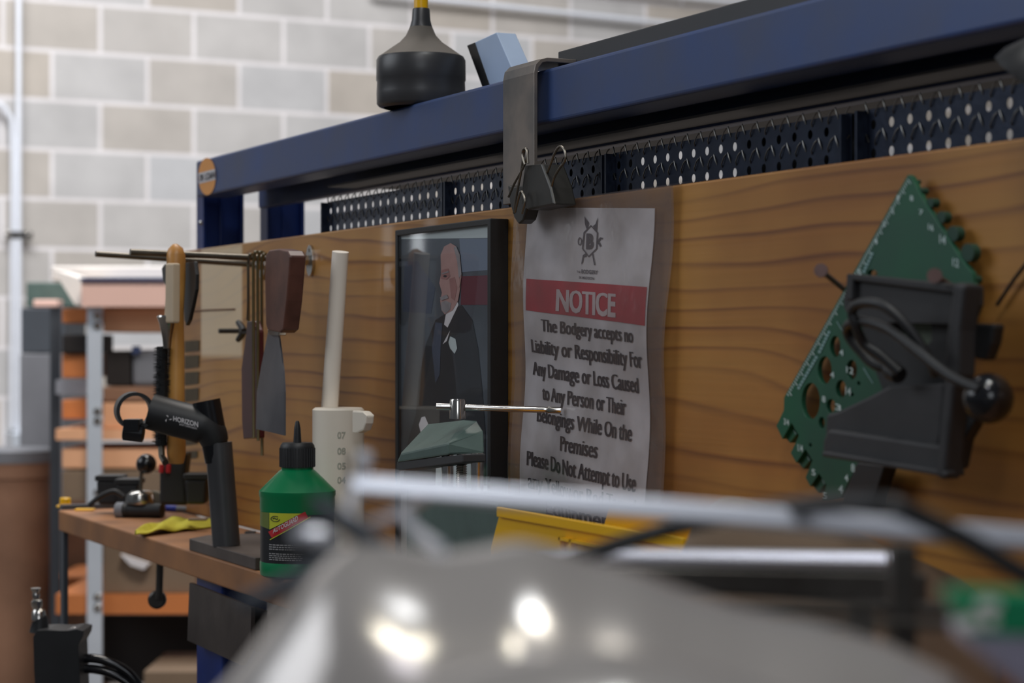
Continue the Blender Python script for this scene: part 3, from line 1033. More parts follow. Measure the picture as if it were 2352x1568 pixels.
# hammer
Y = -.15
t = thing('hammer', at(405, 600, Y), 'hammer hanging from the rods, varnished wooden handle down and black claw', 'hammer')
hc = [at(404, 1062, Y), at(405, 1040, Y), at(405, 980, Y), at(404, 900, Y), at(405, 800, Y), at(403, 720, Y), at(405, 640, Y), at(404, 588, Y), at(403, 572, Y), at(402, 562, Y)]
bm = bmesh.new(); tube(bm, hc, [.008, .0098, .0092, .0088, .0082, .0084, .0095, .0098, .0078, .003], 20); fin(bm, 'handle', M['wood_handle'], t, smooth=True)
bm = bmesh.new()
pxplate(bm, [(420, 604), (446, 600), (450, 630), (449, 665), (442, 700), (434, 735), (427, 748), (423, 735), (421, 690), (419, 640)], Y + .012, .004)
fin(bm, 'claw', M['hammer'], t, bevel=.001)
bm = bmesh.new()
pxplate(bm, [(369, 618), (376, 606), (400, 602), (400, 660), (380, 660), (372, 645)], Y + .012, .014)
fin(bm, 'head', M['hammer'], t, bevel=.003)

# bottle brush
Y = -.165
t = thing('bottle_brush', at(388, 600, Y), 'black bristle brush with pale wooden handle hanging left of the hammer', 'brush')
bm = bmesh.new(); pxplate(bm, [(380, 604), (397, 604), (396, 742), (376, 742), (379, 690)], Y - .004, .008); fin(bm, 'handle', M['wood_pale'], t, bevel=.002)
bm = bmesh.new(); lathe(bm, at(384, 800, Y), [(.004, 0), (.005, (800 - 780) * .00052), (.0082, (800 - 752) * .00054), (.0106, (800 - 741) * .00054), (.0098, (800 - 738) * .00054)], 20)
fin(bm, 'ferrule', M['chrome'], t, smooth=True)
bm = bmesh.new()
bt, bb = at(373, 796, Y), at(370, 1022, Y)
tube(bm, [bt, bb], .006, 10)
rnd = random.Random(3)
for k in range(900):
    f = rnd.random(); a = rnd.random() * 6.283
    p = bt.lerp(bb, f)
    d = RGT * math.cos(a) + FWD * math.sin(a)
    e = p + d * (.0095 + rnd.random() * .0012) + UP * rnd.uniform(-.001, .001)
    s = Vector((0, 0, .0006)); w2 = d.cross(UP) * .0006
    v = [bm.verts.new(p + s), bm.verts.new(p - s), bm.verts.new(e + w2), bm.verts.new(e - w2)]
    bm.faces.new((v[0], v[1], v[2])); bm.faces.new((v[0], v[1], v[3]))
fin(bm, 'bristles', M['black'], t)
bm = bmesh.new(); tube(bm, [bb, at(372, 1048, Y), at(380, 1062, Y)], .0035, 8); fin(bm, 'wire_tip', M['rod'], t, smooth=True)

# white pipe + graduated container
Y = -.05
cb = atz(780, 1262, BT); cb.y = -.058
zc0 = at(780, 1110, cb.y)
t = thing('grease_gun', (cb.x, cb.y, BT), 'white plastic transfer pump with thin upper pipe and graduated barrel', 'pump')
top = at(782, 578, cb.y + .0); bot = at(757, 940, cb.y)
mm = 1 / 2.47e3
bm = bmesh.new(); tube(bm, [bot - UP * .01, bot, top], [.0075, .0082, .0079], 24); fin(bm, 'pipe', M['pvc'], t, smooth=True)
bb_ = at(777, 936, cb.y)
bm = bmesh.new(); lathe(bm, (bb_.x - .0, cb.y, BT), [(.0245, 0), (.0245, bb_.z - BT - .002), (.0225, bb_.z - BT)], 40); fin(bm, 'barrel', M['pe'], t, smooth=True)
bm = bmesh.new(); pxplate(bm, [(808, 942), (832, 944), (842, 954), (840, 972), (834, 988), (822, 994), (808, 992)], cb.y - .006, .008); fin(bm, 'lug', M['pe'], t, bevel=.002)
bx0 = Vector((bb_.x, cb.y, 0))
tod = (CAM - bx0); tod.z = 0; tod.normalize(); side = Vector((-tod.y, tod.x, 0))
if side.dot(RGT) < 0:
    side = -side


def barrel_map(x, y):
    z = at(777, y, cb.y).z
    c_ = (1176 + 4900 * (bx0 - CAM).dot(RGT) / (bx0 - CAM).dot(FWD))
    s = (x - c_) * ((bx0 - CAM).dot(FWD)) / 4900
    s = max(-.0243, min(.0243, s))
    th = math.asin(s / .0249)
    p = bx0 + (tod * math.cos(th) + side * math.sin(th)) * .0249
    return Vector((p.x, p.y, z))


bm = bmesh.new()
for k, (s, y) in enumerate((('07', 1004), ('08', 1040), ('05', 1074), ('04', 1106))):
    text_quad(bm, s, (775, y), (794, y), 15, 15, barrel_map, .02)
M['fade'] = mat('faded_grey_print', (166, 166, 152), .6)
fin(bm, 'graduations', M['fade'], t)

# ================================================================== PICTURE FRAME
FY = -.0175
ow = [(907, 518), (1125, 512), (1125, 1130), (907, 1130)]
ft = thing('picture_frame', at(1010, 1100, 0), 'black framed portrait of a bald bearded man in a dark suit', 'picture')
A_, B_ = at(907, 519, FY), at(1125, 512, FY)
x0, x1 = A_.x, B_.x
zt = (A_.z + B_.z) / 2
zb = BT + .0
bm = bmesh.new()
w = .0055
plate(bm, [Vector((x0, FY, zb)), Vector((x1, FY, zb)), Vector((x1, FY, zt)), Vector((x0, FY, zt))], (0, -FY, 0),
      [[Vector((x0 + w, FY, zb + w)), Vector((x0 + w, FY, zt - w)), Vector((x1 - w, FY, zt - w)), Vector((x1 - w, FY, zb + w))]])
fin(bm, 'frame', M['black'], ft, bevel=.0008)
pf = lambda o_: (lambda x, y: at(x, y, FY + .004 - o_))
bm = bmesh.new(); abox(bm, x0 + w, x1 - w, FY + .004, FY + .006, zb + w, zt - w); pic = fin(bm, 'mount', M['mount'], ft)


def pp(name, pts, m, lvl):
    bm = bmesh.new(); surf_poly(bm, pts, pf(lvl * .0002)); return fin(bm, name, M[m], pic)


PB = 1115
pp('print', [(917, 549), (1121, 546), (1121, PB), (917, PB)], 'pic_bg', 1)
pp('tone_patch', [(1055, 548), (1121, 547), (1121, 620), (1060, 625)], 'refl_blue', 2)  # blue reflection in the glass, put into the print as colour
pp('tone_patch', [(1060, 634), (1121, 632), (1121, 700), (1058, 700)], 'refl_red', 2)  # red reflection in the glass, put into the print as colour
pp('tone_patch', [(930, 600), (960, 600), (1000, 660), (990, 720), (925, 715)], 'suit2', 2)
pp('suit', [(1000, 735), (1030, 715), (1060, 700), (1085, 735), (1098, 800), (1108, 900), (1115, 1000), (1116, PB), (925, PB), (935, 1020), (955, 950), (962, 870), (978, 790)], 'suit', 3)
pp('suit_sheen', [(1000, 740), (1016, 742), (1012, 800), (1010, 860), (1000, 880), (992, 800)], 'suit2', 4)
pp('shirt', [(1050, 690), (1053, 700), (1028, 752), (1020, 745), (1024, 722)], 'cream', 4)
pp('shirt', [(1018, 788), (1034, 758), (1026, 783), (1017, 790)], 'cream', 4)
pp('face', [(1012, 585), (1020, 566), (1035, 558), (1048, 566), (1056, 590), (1060, 630), (1057, 660), (1052, 690), (1040, 712), (1022, 722), (1014, 712), (1011, 690), (1015, 672), (1009, 650), (1013, 630)], 'skin', 5)
pp('beard', [(1013, 694), (1024, 690), (1036, 696), (1034, 710), (1024, 720), (1014, 712)], 'hair', 6)
pp('cheek', [(1032, 640), (1044, 636), (1050, 660), (1044, 690), (1036, 684)], 'skin2', 6)
pp('temple', [(1014, 620), (1030, 616), (1034, 634), (1026, 642), (1013, 640)], 'skin2', 6)
pp('hair', [(1048, 566), (1056, 585), (1060, 630), (1054, 640), (1050, 600), (1042, 568)], 'hair', 6)
pp('ear', ell(1053, 648, 3.5, 12), 'skin', 7)
pp('eye', ell(1022, 634, 4, 2.5), 'suit', 7)
pp('brow', [(1015, 627), (1030, 622), (1031, 625), (1016, 630)], 'hair', 7)
pp('moustache', [(1010, 683), (1026, 676), (1030, 684), (1014, 690)], 'hair', 8)
pp('boutonniere', [(1034, 772), (1046, 778), (1050, 800), (1044, 812), (1034, 800), (1030, 786)], 'mount', 5)
pp('cuff', [(962, 975), (968, 958), (976, 956), (983, 972), (984, 988), (966, 992)], 'cream', 5)
pp('letter', [(1002, 1050), (1098, 1030), (1098, PB), (1000, PB)], 'mount', 5)
bm = bmesh.new(); abox(bm, x0 + w - .001, x1 - w + .001, FY + .0012, FY + .0022, zb + w - .001, zt - w + .001)
fin(bm, 'glass', M['glass'], ft)

# ================================================================== NOTICE


def nwave(X, Z):
    z = Z - CAM.z
    return -.0075 + .0014 * math.sin(z * 46 + X * 6) + .0011 * math.sin(z * 21 + X * 34 + 1.0) + .0006 * math.sin(X * 70 + z * 30)


def nmap(off):
    def f(x, y):
        p = at(x, y, -.0075)
        return Vector((p.x, nwave(p.x, p.z) - off, p.z))
    return f


def grid(bm, TL, TR, BR, BL, nx, ny, fmap, thick=0.0):
    V = []
    for j in range(ny + 1):
        r = []
        for i in range(nx + 1):
            u, v = i / nx, j / ny
            x = (TL[0] * (1 - u) + TR[0] * u) * (1 - v) + (BL[0] * (1 - u) + BR[0] * u) * v
            y = (TL[1] * (1 - u) + TR[1] * u) * (1 - v) + (BL[1] * (1 - u) + BR[1] * u) * v
            r.append(bm.verts.new(fmap(x, y)))
        V.append(r)
    for j in range(ny):
        for i in range(nx):
            bm.faces.new((V[j][i], V[j][i + 1], V[j + 1][i + 1], V[j + 1][i]))
    return V


nt_ = thing('notice', at(1350, 1300, -.0075), 'laminated white notice with red NOTICE banner clipped to the pine board', 'notice')
bm = bmesh.new()
grid(bm, (1212, 476), (1500, 478), (1478, 1300), (1190, 1300), 26, 60, nmap(0))
M['page'] = mat('creased_office_paper', (236, 232, 236), .45, 0, 0, 22, .4, 26, rgb2=(214, 208, 208))
page = fin(bm, 'page', M['page'], nt_, smooth=True)
bm = bmesh.new()
grid(bm, (1216, 640), (1492, 659), (1490, 748), (1213, 712), 24, 10, nmap(.0004))
fin(bm, 'banner', M['print_red'], page, smooth=True)
bm = bmesh.new()
text_quad(bm, 'NOTICE', (1283, 714), (1417, 729), 50, 54, nmap(.0008), .02, heavy=.9)
fin(bm, 'banner_text', M['print_white'], page)
rows = [('The Bodgery accepts no', (1250, 760), (1459, 787), 27, 30),
        ('Liability or Responsibility For', (1221, 808), (1478, 846), 29, 35),
        ('Any Damage or Loss Caused', (1220, 860), (1464, 903), 30, 35),
        ('to Any Person or Their', (1243, 917), (1434, 954), 30, 36),
        ('Belongings While On the', (1231, 967), (1448, 1014), 30, 36),
        ('Premises', (1292, 1034), (1374, 1052), 33, 34),
        ('Please Do Not Attempt to Use', (1213, 1067), (1463, 1130), 32, 38),
        ('any Yellow or Red Tagged', (1215, 1120), (1465, 1185), 32, 38),
        ('Equipment', (1250, 1180), (1420, 1222), 32, 38)]
bm = bmesh.new()
for s, a, b, hl, hr in rows:
    text_quad(bm, s, (a[0] + 1, a[1]), (b[0] - 1, b[1]), hl, hr, nmap(.0006), 0.0, heavy=1.0)
fin(bm, 'printed_text', M['ink'], page)
# emblem
bm = bmesh.new()


def strip(pts, w, f, closed=False):
    n = len(pts)
    L_, R_ = [], []
    for i in range(n):
        a = pts[(i - 1) % n] if closed or i > 0 else pts[i]
        b = pts[(i + 1) % n] if closed or i < n - 1 else pts[i]
        dx, dy = b[0] - a[0], b[1] - a[1]
        l = math.hypot(dx, dy) or 1
        nx, ny = -dy / l * w, dx / l * w
        L_.append(bm.verts.new(f(pts[i][0] + nx, pts[i][1] + ny)))
        R_.append(bm.verts.new(f(pts[i][0] - nx, pts[i][1] - ny)))
    for i in range(n if closed else n - 1):
        j = (i + 1) % n
        bm.faces.new((L_[i], L_[j], R_[j], R_[i]))


fe = nmap(.0006)
q = lambda x, y: (1280 + x / 8.713, 480 + y / 8.713)
strip([q(650, 330), q(780, 470), q(770, 790), q(620, 950), q(490, 790), q(515, 470)], 1.6, fe, True)
strip([q(*p) for p in ell(428, 645, 34, 72, 14)], 1.2, fe, True)
strip([q(465, 640), q(510, 640)], 2.6, fe)
strip([q(885, 590), q(840, 580), q(800, 650), q(850, 745)], 2.2, fe)
strip([q(770, 640), q(810, 650)], 2.6, fe)
surf_poly(bm, [q(525, 140), q(560, 200), q(610, 270), q(590, 400), q(560, 390), q(530, 290)], fe)
surf_poly(bm, [q(790, 160), q(780, 300), q(770, 440), q(735, 420), q(690, 340), q(740, 300)], fe)
surf_poly(bm, [q(560, 880), q(575, 950), q(520, 960), q(505, 1070), q(472, 1110), q(500, 920)], fe)
strip([q(695, 890), q(720, 1000), q(750, 1120)], 1.5, fe)
text_quad(bm, 'B', q(560, 800), q(710, 800), 36, 36, fe, .06)
text_quad(bm, 'THE', q(385, 1275), q(465, 1282), 5, 5, fe, .02)
text_quad(bm, 'BODGERY', q(485, 1285), q(820, 1306), 9, 9, fe, .03)
text_quad(bm, 'IN MADISON', q(440, 1392), q(750, 1416), 6, 6, fe, .02)
fin(bm, 'emblem', M['ink_light'], page)
# film
bm = bmesh.new()
grid(bm, (1184, 475), (1541, 426), (1515, 1308), (1167, 1308), 30, 60, nmap(-.0009))
fin(bm, 'laminate_backing', M['film_back'], nt_, smooth=True)
bm = bmesh.new()


def fmap_film(x, y):
    p = at(x, y, -.0075)
    return Vector((p.x, nwave(p.x, p.z) - .0014, p.z))


grid(bm, (1183, 474), (1542, 424), (1516, 1310), (1166, 1310), 30, 60, fmap_film)
fin(bm, 'laminate', M['film'], nt_, smooth=True)
# top of the laminate bending back over the board edge
bm = bmesh.new()
Vt = grid(bm, (1183, 474), (1542, 424), (1542, 426), (1183, 476), 30, 1, fmap_film)
for r in Vt[0]:
    r.co = Vector((r.co.x + .004, .012, ZBT + .003))
fin(bm, 'laminate_fold', M['film'], nt_, smooth=True)

# ================================================================== BINDER CLIPS
CG = 'black binder clips at the strap'


def binder(body, hs, label, Y, th, m='black'):
    t = thing('binder_clip', at(*body[0], Y), label, 'binder clip', CG)
    bm = bmesh.new(); pxplate(bm, body, Y, th); fin(bm, 'body', M[m], t, bevel=.0015)
    for h, yo in hs:
        bm = bmesh.new(); tube(bm, smooth_path([at(x, y, Y - yo) for x, y in h], 5), .0010, 8); fin(bm, 'wire_handle', M['rod'], t, smooth=True)


M['clip'] = mat('worn_black_clip', (56, 54, 50), .4, .3, .3, 60)
binder([(1204, 380), (1244, 376), (1256, 408), (1264, 430), (1273, 470), (1212, 482), (1196, 470), (1199, 420)],
       [([(1252, 408), (1264, 378), (1274, 352), (1286, 336), (1297, 346), (1298, 368), (1284, 388), (1272, 410), (1265, 438)], -.002),
        ([(1206, 378), (1200, 356), (1203, 342), (1210, 345), (1213, 375)], .004)],
       'larger binder clip gripping the notice top beside the strap', -.03, .02, 'clip')
binder([(1165, 424), (1175, 430), (1200, 425), (1212, 470), (1202, 504), (1190, 515), (1180, 500), (1170, 465)],
       [([(1180, 490), (1186, 450), (1196, 400), (1202, 360), (1206, 342), (1212, 350), (1204, 380), (1182, 420), (1168, 452)], .006),
        ([(1183, 488), (1196, 440), (1206, 460), (1199, 490)], .008)],
       'smaller binder clip hanging point down on the strap end', -.027, .012, 'clip')

# ================================================================== GREEN TEMPLATE
TY = -.011
out = [(2085, 401), (2092, 405), (2100, 420), (2110, 441), (2127, 472), (2150, 506), (2176, 548), (2207, 595), (2232, 627), (2236, 655), (2180, 740), (2050, 930), (1972, 1060), (1932, 1140), (1888, 1148),
       (1898, 1113), (1881, 1087), (1861, 1117), (1850, 1096), (1866, 1057), (1850, 1031), (1829, 1063), (1816, 1040), (1835, 1000), (1818, 971), (1797, 1008), (1783, 978), (1800, 942), (1801, 912)]
holes = [ell(1862, 921, 21, 42, 28), ell(1894, 850, 16, 32, 26), ell(1918, 796, 12, 25, 24), ell(1956, 849, 12, 23, 22), ell(1931, 893, 11.5, 21, 22), ell(1908, 932, 10, 16, 20), ell(1887, 971, 7, 14, 18),
         ell(1972, 880, 4, 5, 12), ell(1957, 906, 4, 5, 12), ell(1861, 1022, 3.5, 5, 12), ell(2003, 628, 12, 9, 16)]
tt = thing('drawing_template', at(1990, 780, 0), 'green plastic drawing template with round holes and notched edges hung tip up', 'template')
bm = bmesh.new()
pxplate(bm, out, TY, .0035, holes)
body = fin(bm, 'template_body', M['green'], tt, bevel=.0004)
bm = bmesh.new()
for (cx, cy, r) in ((2099, 415, 5), (2114, 437, 8), (2138, 464, 11), (2163, 497, 14), (2190, 535, 18), (2224, 578, 21), (2235, 640, 10)):
    pxplate(bm, ell(cx - 2, cy + 2, r * .72, r, 20), TY + .0015, .005)
fin(bm, 'tooth_edge', M['green_dk'], tt, bevel=.001)
bm = bmesh.new()
for (x, y) in ((1812, 990), (1843, 1050), (1878, 1104)):
    pxplate(bm, [(x + 3, y - 20), (x + 18, y + 8), (x + 2, y + 28), (x - 14, y + 10)], TY + .003, .005)
fin(bm, 'notch_wall', M['green'], tt, bevel=.001)
bm = bmesh.new()
gm = lambda x, y: at(x, y, TY - .0004)
ax_, ay_, bx_, by_ = 2083, 410, 1803, 908
for k in range(0, 86):
    f = k / 86
    x = ax_ + (bx_ - ax_) * f; y = ay_ + (by_ - ay_) * f
    l = 12 if k % 4 == 0 else 7
    strip([(x + 1.5, y + 1), (x + l * .75, y + l)], .9, gm)
for (p, s, a, b) in (((2060, 458), '1', 6, 10), ((2046, 486), '2', 8, 10), ((2026, 520), '3', 8, 12), ((2007, 558), '4', 9, 12), ((1970, 630), '5', 9, 13), ((2090, 460), '8', 8, 12), ((2111, 492), '7', 9, 12), ((2132, 527), '16', 12, 14),
                   ((2158, 558), '14', 14, 20), ((2188, 610), '12', 14, 18), ((1928, 815), '4', 9, 14), ((1907, 866), '4', 9, 14), ((1944, 855), '12', 16, 14), ((1888, 922), '8', 8, 14), ((1942, 905), '14', 12, 18),
                   ((1918, 940), '3', 14, 14), ((1800, 974), '3/4', 12, 14), ((1832, 1035), '1/4', 12, 16), ((1864, 1090), '5', 9, 14), ((1890, 1142), '5', 9, 14), ((1955, 1082), '8', 8, 18), ((1940, 1104), '4', 8, 16), ((1926, 1130), '4', 10, 18)):
    text_quad(bm, s, p, (p[0] + a, p[1] + a * .3), b, b, gm, .01)
fin(bm, 'scale_marks', M['white_mark'], body)
bm = bmesh.new()
for (x0_, y0_, x1_, y1_) in ((2004, 580, 1982, 628), (1905, 760, 1880, 812), (1876, 818, 1832, 895)):
    n = int(abs(y1_ - y0_) / 7)
    for k in range(n):
        f = k / n; f2 = (k + .75) / n
        strip([(x0_ + (x1_ - x0_) * f, y0_ + (y1_ - y0_) * f), (x0_ + (x1_ - x0_) * f2, y0_ + (y1_ - y0_) * f2)], 3.2, gm)
strip([(1922, 738), (1935, 760)], 1, gm); strip([(1983, 845), (2005, 880)], 1, gm)
M['mark2'] = mat('rubbed_white_printing', (126, 160, 160), .6)
fin(bm, 'lettering_strip', M['mark2'], body)

# nails
for (hx, hy_, bx2, by2, hr, lab) in ((1886, 621, 1948, 672, .0042, 'rusty nail sticking out left of the black holder'), (2147, 633, 2200, 664, .0042, 'rusty nail sticking out above the black holder')):
    b_ = at(bx2, by2, .005); tip = at(hx, hy_, -.062)
    t = thing('nail', b_, lab, 'nail', 'nails in the pine board')
    M.setdefault('rust', mat('rusty_nail', (120, 96, 92), .6, .4, .3, 90))
    bm = bmesh.new(); tube(bm, [b_, tip], .0017, 8); fin(bm, 'shank', M['rust'], t, smooth=True)
    d = (tip - b_).normalized()
    bm = bmesh.new(); lathe(bm, tip, [(hr, -.0008), (hr, .0012)], 14, ax=d); fin(bm, 'nail_head', M['rust'], t)

# ================================================================== BLACK HOLDER
HY = -.052
hd = thing('tool_holder', at(2080, 900, -.03), 'black plastic holder with two ledges hanging over the green template', 'tool holder')
bm = bmesh.new()
pxplate(bm, [(1946, 630), (2215, 655), (2215, 700), (2196, 745), (1990, 740), (1960, 732), (1936, 712), (1934, 690), (1938, 672)], HY, .014)
fin(bm, 'upper_ledge', M['black_matte'], hd, bevel=.002)
bm = bmesh.new()
pxplate(bm, [(1944, 628), (2216, 658), (2205, 676), (1958, 644), (1956, 690), (1942, 690)], HY - .004, .006); fin(bm, 'upper_rim', M['black_matte'], hd, bevel=.001)
bm = bmesh.new()
pxplate(bm, [(1975, 728), (2198, 742), (2196, 800), (2180, 850), (2190, 870), (2175, 920), (2030, 905), (1990, 800)], HY + .01, .005, [[(2047, 728), (2138, 735), (2140, 782), (2120, 795), (2060, 786)]])
fin(bm, 'back_plate', M['black'], hd, bevel=.001)
bm = bmesh.new()
pxplate(bm, [(2044, 724), (2142, 730), (2142, 800), (2050, 792)], HY + .016, .002); M['label_gg'] = mat('grey_green_sticker', (96, 108, 88), .5, 0, .3, 80); fin(bm, 'sticker', M['label_gg'], hd, label='worn grey green sticker in the window')
bm = bmesh.new(); pxplate(bm, [(2034, 888), (2168, 880), (2166, 918), (2160, 1000), (2150, 1040), (1894, 1010), (1897, 950), (1920, 945), (1990, 912)], HY, .012)
fin(bm, 'lower_ledge', M['black_matte'], hd, bevel=.002)
bm = bmesh.new(); pxplate(bm, [(1902, 985), (2160, 1022), (2172, 1094), (1888, 1045), (1890, 1010)], HY - .004, .014, [])
fin(bm, 'lower_tray', M['black_matte'], hd, bevel=.002)
bm = bmesh.new(); pxplate(bm, [(1888, 1036), (2176, 1082), (2174, 1096), (1887, 1048)], HY - .008, .006); fin(bm, 'tray_lip', M['black_matte'], hd, bevel=.001)
bm = bmesh.new()
pxplate(bm, [(2190, 648), (2216, 653), (2204, 760), (2200, 860), (2188, 900), (2178, 1000), (2166, 1102), (2148, 1096), (2156, 1000), (2166, 900), (2166, 860), (2174, 760)], HY - .008, .012)
fin(bm, 'side_wall', M['black_matte'], hd, bevel=.002)
bm = bmesh.new()
pxplate(bm, [(2220, 742), (2284, 744), (2276, 790), (2262, 828), (2230, 822), (2214, 800)], -.045, .008); fin(bm, 'latch', M['black'], hd, bevel=.002)
bm = bmesh.new(); pxplate(bm, [(2196, 905), (2260, 900), (2244, 960), (2214, 1010), (2200, 1078), (2176, 1080), (2186, 1000)], -.04, .008); fin(bm, 'side_rib', M['black'], hd, bevel=.002)
# cable with ball end
Yc = -.075
ct = thing('cable', at(2060, 850, Yc), 'black coiled cable with ball end looped over the black holder', 'cable')
bm = bmesh.new()
p1 = [(2062, 848, -.06), (2010, 838, -.066), (1975, 805, -.07), (1949, 770, -.074), (1950, 745, -.078), (1985, 738, -.08), (2040, 755, -.08), (2100, 800, -.078), (2180, 862, -.074), (2250, 895, -.07)]
tube(bm, smooth_path([at(x, y, Y) for x, y, Y in p1], 8), .0029, 12)
p2_ = [(2066, 856, -.064), (2020, 815, -.07), (1985, 790, -.075), (1965, 745, -.082), (1957, 715, -.084), (1975, 697, -.085), (2020, 698, -.084), (2060, 725, -.08), (2100, 770, -.074), (2140, 835, -.066), (2150, 860, -.062)]
tube(bm, smooth_path([at(x, y, Y) for x, y, Y in p2_], 8), .0029, 12)
fin(bm, 'cord', M['black'], ct, smooth=True)
bm = bmesh.new(); tube(bm, [at(2030, 835, -.062), at(2050, 850, -.062), at(2066, 862, -.062)], [.003, .006, .005], 12); fin(bm, 'plug', M['black'], ct, smooth=True)
bm = bmesh.new()
lathe(bm, at(2270, 915, -.06), [(.0135 * math.cos(a), .0135 * math.sin(a)) for a in [math.pi * (k / 14 - .5) for k in range(15)]], 28, caps=False)
fin(bm, 'ball', M['black_gloss'], ct, smooth=True)
# black strap hanging lower
bm = bmesh.new(); pxplate(bm, [(1968, 1062), (2032, 1070), (2012, 1130), (1995, 1190), (1925, 1190), (1938, 1135)], -.02, .01)
tag(fin(bm, 'webbing_strap', M['black'], bevel=.001), 'black strap hanging under the black holder', 'strap')

# small lamp top right under the rail
lc = at(2372, 158, -.02)
t = thing('work_lamp', lc, 'dark round lamp head below the rail at the top right corner', 'lamp')
ax = (Vector((-.55, -.35, -.75))).normalized()
bm = bmesh.new(); lathe(bm, lc, [(.006, -.018), (.012, -.014), (.019, 0), (.020, .007), (.0185, .007), (.013, -.008)], 32, ax=ax, caps=False); fin(bm, 'shade', M['black'], t, smooth=True)
bm = bmesh.new(); lathe(bm, lc, [(.003, .006), (.010, .004), (.016, .0), (.017, -.002)], 32, ax=ax); fin(bm, 'reflector', M['bulb'], t, smooth=True)
bm = bmesh.new(); tube(bm, [lc - ax * .016, Vector((lc.x + .006, .004, ZB + .004))], .003, 10); fin(bm, 'arm', M['black'], t, smooth=True)
# thin wire on the board at far right
bm = bmesh.new(); tube(bm, [at(2352 + 40, 560, -.004), at(2330, 640, -.004), at(2290, 700, -.004)], .0011, 6)
tag(fin(bm, 'wire', M['hammer'], smooth=True), 'thin dark wire lying against the pine at the right edge', 'wire')

# ================================================================== STEM STAND
sz = 2.17
base0 = atz(350, 1240, BT + .009).x; base1 = atz(533, 1290, BT + .009).x
sd = thing('pole_stand', atz(520, 1255, BT), 'dark steel plate on the bench edge with upright black tube welded on', 'stand')
bm = bmesh.new()
c_ = .025
plate(bm, [Vector((base0, YF + .03, BT)), Vector((base0 + .03, YF + .001, BT)), Vector((base1, YF + .001, BT)), Vector((base1, YF + .085, BT)), Vector((base0, YF + .085, BT))], (0, 0, .012))
M['plate'] = mat('dusty_dark_plate', (92, 82, 76), .6, .2, 0, 20, .1, 80, rgb2=(72, 64, 60))
fin(bm, 'base_plate', M['plate'], sd, bevel=.001)
pb = atz(520, 1252, BT + .012)
dp = (pb - CAM).dot(FWD)
ptop = atd(502, 1016, dp)
bm = bmesh.new()
tube(bm, [pb, ptop], [.0138, .0134], 28, caps=True)
fin(bm, 'tube', M['rubber'], sd, smooth=True)
# stem
stt = thing('handlebar_stem', ptop, 'black bicycle handlebar stem with ring clamp on top of the upright tube', 'bicycle stem')
bm = bmesh.new()
tube(bm, [atd(500, 1060, dp), atd(492, 1010, dp), atd(474, 920, dp)], [.0125, .0132, .0138], 24)
fin(bm, 'steerer_clamp', M['black_gloss'], stt, smooth=True)
bm = bmesh.new()
pts = smooth_path([atd(496, 1020, dp), atd(482, 990, dp), atd(452, 974, dp), atd(400, 960, dp), atd(346, 945, dp)], 6)
n = len(pts)
tube(bm, pts, [.0130 + .0052 * min(1, 2.6 * k / n) for k in range(n)], 24)
fin(bm, 'extension', M['black'], stt, smooth=True)
rc_ = atd(308, 943, dp)
axr = (-FWD * .96 + RGT * .26).normalized()
bm = bmesh.new()
R1, R2 = .0188, .0153
lathe(bm, rc_ - axr * .0, [(R1, -.017), (R1, .017), (R2, .017), (R2, -.017), (R1, -.017)], 40, ax=axr, caps=False)
fin(bm, 'ring_clamp', M['black'], stt, smooth=True)
bm = bmesh.new()
tube(bm, [atd(284, 990, dp - .012), atd(330, 996, dp - .012)], [.009, .0085], 14)
box(bm, atd(306, 976, dp - .01), RGT, FWD, UP, .008, .012, .006)
fin(bm, 'pinch_bolt', M['black_gloss'], stt, smooth=False, bevel=.001)


def stem_map(x, y):
    return atd(x, y, dp - .0192)


bm = bmesh.new()
text_quad(bm, 'HORIZON', (398, 966), (455, 981), 11, 12, stem_map, .02)
text_quad(bm, 'SPORT COMPONENTS', (412, 976), (452, 986), 4, 4, stem_map, .0)
for k in range(3):
    a = k * 2.094
    surf_poly(bm, [(386 + 9 * math.cos(a + b) * r, 961 + 9 * math.sin(a + b) * r) for b, r in ((0, 1), (.5, .8), (.9, .3), (.3, .5))], stem_map)
fin(bm, 'maker_lettering', M['cream'], stt)

# ================================================================== GREEN BOTTLE
bc = atz(683, 1322, BT)
db = (bc - CAM).dot(FWD)
k_ = db / 4900
R = 86 * k_
bt_ = thing('fluid_bottle', bc, 'green plastic fluid bottle with black pointed cap and AUTOGUARD label', 'bottle')
hz = lambda y: (1324 - y) * k_
bm = bmesh.new()
lathe(bm, bc, [(R * .9, 0), (R * .98, .002), (R, .006), (R, hz(1290)), (R * .985, hz(1286)), (R * .985, hz(1172)), (R, hz(1168)), (R, hz(1143)), (R * 1.02, hz(1138)), (R * 1.02, hz(1128)), (R * .97, hz(1124)),
               (R * .74, hz(1104)), (R * .5, hz(1084)), (R * .43, hz(1079)), (R * .43, hz(1070))], 56)
fin(bm, 'bottle_body', M['green_bottle'], bt_, smooth=True)
bm = bmesh.new()
prof = []
n = 72
rr = 40 * k_
for (sc_, y) in ((1.0, 1074), (1.0, 1030), (.97, 1024), (.86, 1018)):
    prof.append((rr * sc_, hz(y)))
lathe(bm, bc, prof, 36)
for kk in range(36):
    a = 2 * math.pi * kk / 36
    d = RGT * math.cos(a) + FWD * math.sin(a)
    tube(bm, [bc + d * rr + UP * hz(1073), bc + d * rr + UP * hz(1030)], .0006, 5)
cap_ = fin(bm, 'cap', M['black'], bt_, smooth=True)
bm = bmesh.new(); lathe(bm, bc, [(9.5 * k_, hz(1019)), (9 * k_, hz(1010)), (7.5 * k_, hz(985)), (5 * k_, hz(972)), (3 * k_, hz(968))], 20); fin(bm, 'nozzle', M['black'], cap_, smooth=True)
tdb = (CAM - bc); tdb.z = 0; tdb.normalize()
sdb = Vector((-tdb.y, tdb.x, 0))
